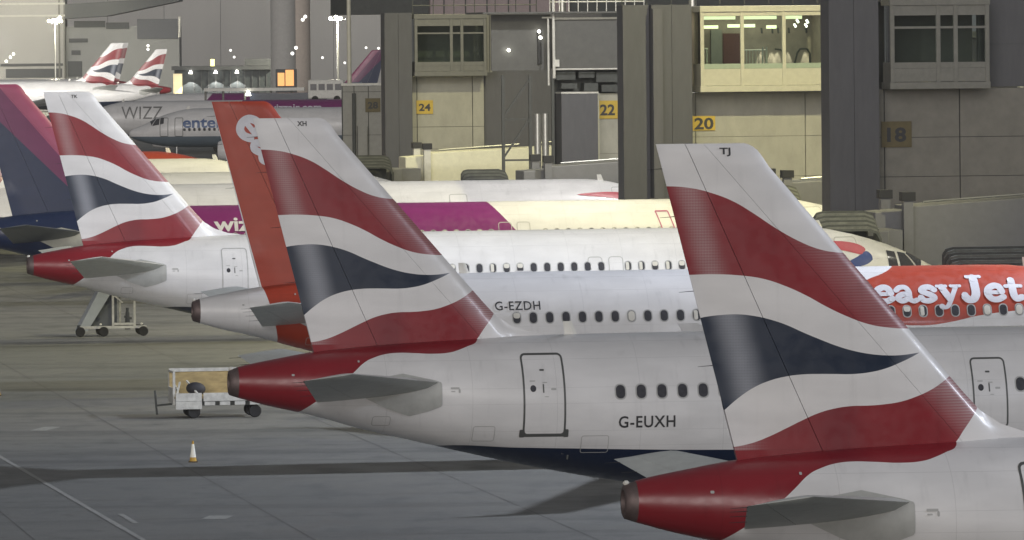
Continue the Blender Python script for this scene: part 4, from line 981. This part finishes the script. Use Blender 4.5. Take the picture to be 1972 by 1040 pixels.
MB().tube((P(574, 860), 1.0, 0), (P(574, 860), 1.0, 40), 1.7, n=32).build('shaft', mat('brown_concrete', (.56, .49, .43), .8, var=.12), pc, smooth=True)
ob = thing('lit_cabin', 'small cabin with glowing orange windows at the foot of the column', 'cabin', (0, 840, 0))
MB().box(P(530, 840), P(570, 840), 0, 2, 0, 9.2).build('wall', m_roofd, ob)
em_or = emit('orange_window', (1.0, .48, .16), .85)
for x0, x1, z1 in ((534, 547, 8.7), (549, 565, 9.1)): MB().box(P(x0, 840), P(x1, 840), -.1, 0, 6.9, z1).build('lit_window', em_or, ob)
def mast(px, py, d, label, heads, hgt=0):
    p = at(px, py, d); r = thing('floodlight_mast', label, 'mast', (p.x, d, 0), 0, 'floodlight masts')
    MB().tube((0, 0, 0), (0, 0, p.z), .22, .12, n=10).build('pole', m_chrome, r)
    MB().bar((-1.2, .25, p.z-.3), (1.2, .25, p.z-.3), .12).build('cross_arm', m_dark, r)
    for u, v in heads:
        MB().lathe([(-.26, 0), (-.18, .2), (0, .27), (.18, .2), (.26, 0)], (u*1.15, -.2, p.z+v), 'Z', 10).build('lamp_housing', em_flood, r, smooth=True)
    l = bpy.data.lights.new('mast_light', 'POINT'); l.energy = 26000; l.shadow_soft_size = .5; l.color = (1, .95, .72); lo = bpy.data.objects.new('mast_light', l); COL.objects.link(lo); lo.parent = r; lo.location = (0, -1.2, p.z)
    return r
em_flood = emit('floodlamp_glow', (1, .97, .72), 18)
mast(106, 40, 1125, 'floodlight mast glaring in front of the left hall', ((-1.0, 0), (-.3, .1), (.4, .2), (1.0, -.1), (.2, -.4), (.8, .6)))
mast(650, 34, 900, 'floodlight mast with two bright clusters beside the column', ((-.9, -.1), (-.2, .1), (.4, -.1), (.3, 1.0), (1.0, 1.1)))
pm = thing('lamp_mast', 'tall pale pole standing by the board 28 block', 'mast', (P(672, 470), 470, 0))
MB().tube((0, 0, 0), (0, 0, 24), .20, .14).build('pole', mat('lit_pole', (.6, .58, .46), .45), pm); MB().bar((-1.2, 0, 24), (1.2, 0, 24), .2).build('cross_arm', m_frame2, pm)
for i, (px_, py_, d_) in enumerate(((583, 38, 820), (588, 32, 820), (563, 103, 820), (570, 92, 820), (705, 92, 1200), (729, 93, 1200), (621, 111, 1200), (592, 125, 1000), (664, 121, 1200), (731, 112, 1000), (451, 110, 1200), (285, 88, 1040), (285, 95, 1040), (444, 97, 1200), (20, 110, 990), (12, 118, 990), (26, 104, 990))):
    p = at(px_, py_, d_); o = MB().lathe([(-.24, 0), (-.17, .17), (0, .24), (.17, .17), (.24, 0)], (0, 0, 0), 'Z', 10).build('far_lamp', emit('far_lamp_glow', (1, .98, .9), 2.2), None, smooth=True)
    o.location = p; tag(o, ('upper of two bright lamps in front of the column', 'lower of two bright lamps in front of the column', 'lower lamp at the middle of the column', 'upper lamp at the middle of the column', 'left of a pair of lamps just left of the pier', 'right of a pair of lamps just left of the pier', 'faint lamp right of the column above the bus', 'lamp at the right foot of the column', 'lamp low beside the floodlight pole', 'lamp above the far purple tail', 'lamp on the hangar wall above the service building', 'upper lamp between the two far striped tails', 'lower lamp between the two far striped tails', 'upper lamp on the hangar wall near the column', 'middle lamp of a cluster at the far left', 'lowest lamp of a cluster at the far left', 'highest lamp of a cluster at the far left')[i], 'lamp', 'small far lamps')
    if i == 14:
        l = bpy.data.lights.new('cluster_light', 'POINT'); l.energy = 60000; l.color = (1, .97, .9); l.shadow_soft_size = .5; lo = bpy.data.objects.new('cluster_light', l); COL.objects.link(lo); lo.parent = o; lo.location = (0, -28, 3)
bus = thing('airport_bus', 'white and blue bus parked far off right of the column', 'bus', (P(592, 780), 780, 5.2), 0)
MB().box(0, 4.6, 0, 2.4, .5, 2.9).build('body', m_white, bus, bevel=.15)
for i in range(4): MB().box(.3+i*1.05, 1.1+i*1.05, -.03, 0.02, 1.6, 2.4).build('window', m_pane, bus)
for x in (.9, 3.7): MB().lathe([(-.15, .4), (0, .45), (.15, .4)], (x, 0, .45), 'Y', 14).build('wheel', m_tyre, bus)
dk = thing('service_deck', 'raised dark service deck behind the canopy', 'deck', (P(585, 775), 775, 0))
MB().box(-2, 14, 0, 6, 0, 5.15).build('wall', m_roofd, dk)
tk = thing('tank_truck', 'rounded blue grey tank truck far off by the pier', 'truck', (P(664, 782), 778, 5.2))
MB().lathe([(0, .4), (.05, 1.0), (2.2, 1.05), (2.25, .5)], (0, 1.2, 1.55), 'X', 18).build('tank', mat('tank_bluegrey', (.22, .27, .32), .4), tk, smooth=True)
MB().box(2.3, 3.4, .3, 2.2, .5, 2.4).build('cab', mat('cab_blue', (.25, .33, .45), .4), tk, bevel=.1)
for x in (.6, 2.7): MB().lathe([(-.15, .4), (0, .45), (.15, .4)], (x, .3, .45), 'Y', 14).build('wheel', m_tyre, tk)
# ------------------------------------------------------------------ floodlights on high masts along the pier
def high_mast(k, a, lat, z, power, col, aim, label, size=R(125), soft=.5):
    o = o18 + STAND*k + AX*a + NX*lat; r = thing('high_mast', label, 'mast', (o.x, o.y, 0), TH, 'high floodlight masts on the pier')
    MB().tube((0, 0, 0), (0, 0, z), .28, .16, n=12).build('pole', m_chrome, r)
    MB().tube((0, 0, z), (0, 0, z+.3), 1.3, n=16).build('head_ring', m_frame2, r)
    for i in range(6):
        t = math.pi*(.5 + i/5); MB().box(1.2*math.cos(t)-.25, 1.2*math.cos(t)+.25, 1.2*math.sin(t)-.25, 1.2*math.sin(t)+.25, z-.45, z-.1).build('lamp_housing', em_flood, r)
    l = bpy.data.lights.new('floodlight', 'SPOT'); l.energy = power; l.color = col; l.spot_size = size; l.spot_blend = .5; l.shadow_soft_size = soft
    lo = bpy.data.objects.new('floodlight', l); COL.objects.link(lo); lo.location = (o.x - 1.6*AX.x, o.y - 1.6*AX.y, z - .8)
    lo.rotation_euler = (Vector(aim) - lo.location).to_track_quat('-Z', 'Y').to_euler()
WARM, COOL = (1, .92, .53), (.80, .86, 1.0)
high_mast(0, 12, 5, 33, 50000, WARM, (-5, 280, 0), 'tall floodlight mast above the number 18 tower roof')
high_mast(1, 12, 5, 33, 34000, (.95, .93, .90), (-10, 320, 0), 'tall floodlight mast above the bright cream bay')
high_mast(2, 12, 5, 33, 26000, WARM, (-18, 360, 0), 'tall floodlight mast above the service corridor')
high_mast(3, 12, 5, 33, 45000, WARM, (-25, 400, 0), 'tall floodlight mast above the unlit bay of board 24')
high_mast(-1, 22, 5, 25, 24000, WARM, (-30, 243, 4), 'tall floodlight mast right of the orange nosed airliner', R(80))
high_mast(-2, 14, 23, 30, 92000, COOL, (-25, 200, 0), 'tall floodlight mast by the unseen nearer gates', R(110), 1.1)
high_mast(-1, 14, 21, 30, 26000, (1, .96, .86), (-45, 238, 0), 'tall floodlight mast in line with the airliner coded TK', R(76), 1.0)
high_mast(0, 14, 21, 30, 34000, (1, .96, .86), (-50, 280, 0), 'tall floodlight mast in line with the purple banded airliner', R(76), 1.0)
high_mast(-4, 12, 5, 30, 30000, COOL, (-12, 165, 0), 'tall floodlight mast by the gates closest to the viewer')
# ------------------------------------------------------------------ thin night haze
hz = bpy.data.materials.new('night_haze'); n, l = nodes_of(hz); n.clear()
ho = n.new('ShaderNodeOutputMaterial'); hv = n.new('ShaderNodeVolumePrincipled'); hv.inputs['Color'].default_value = (.92, .92, .93, 1)
hv.inputs['Density'].default_value = 0.00011; hv.inputs['Anisotropy'].default_value = 0.15; l.new(hv.outputs[0], ho.inputs['Volume'])
b = MB(); b.box(-850, 850, -50, 2500, -1, 48); hzo = b.build('haze', hz); hzo['kind'] = 'stuff'
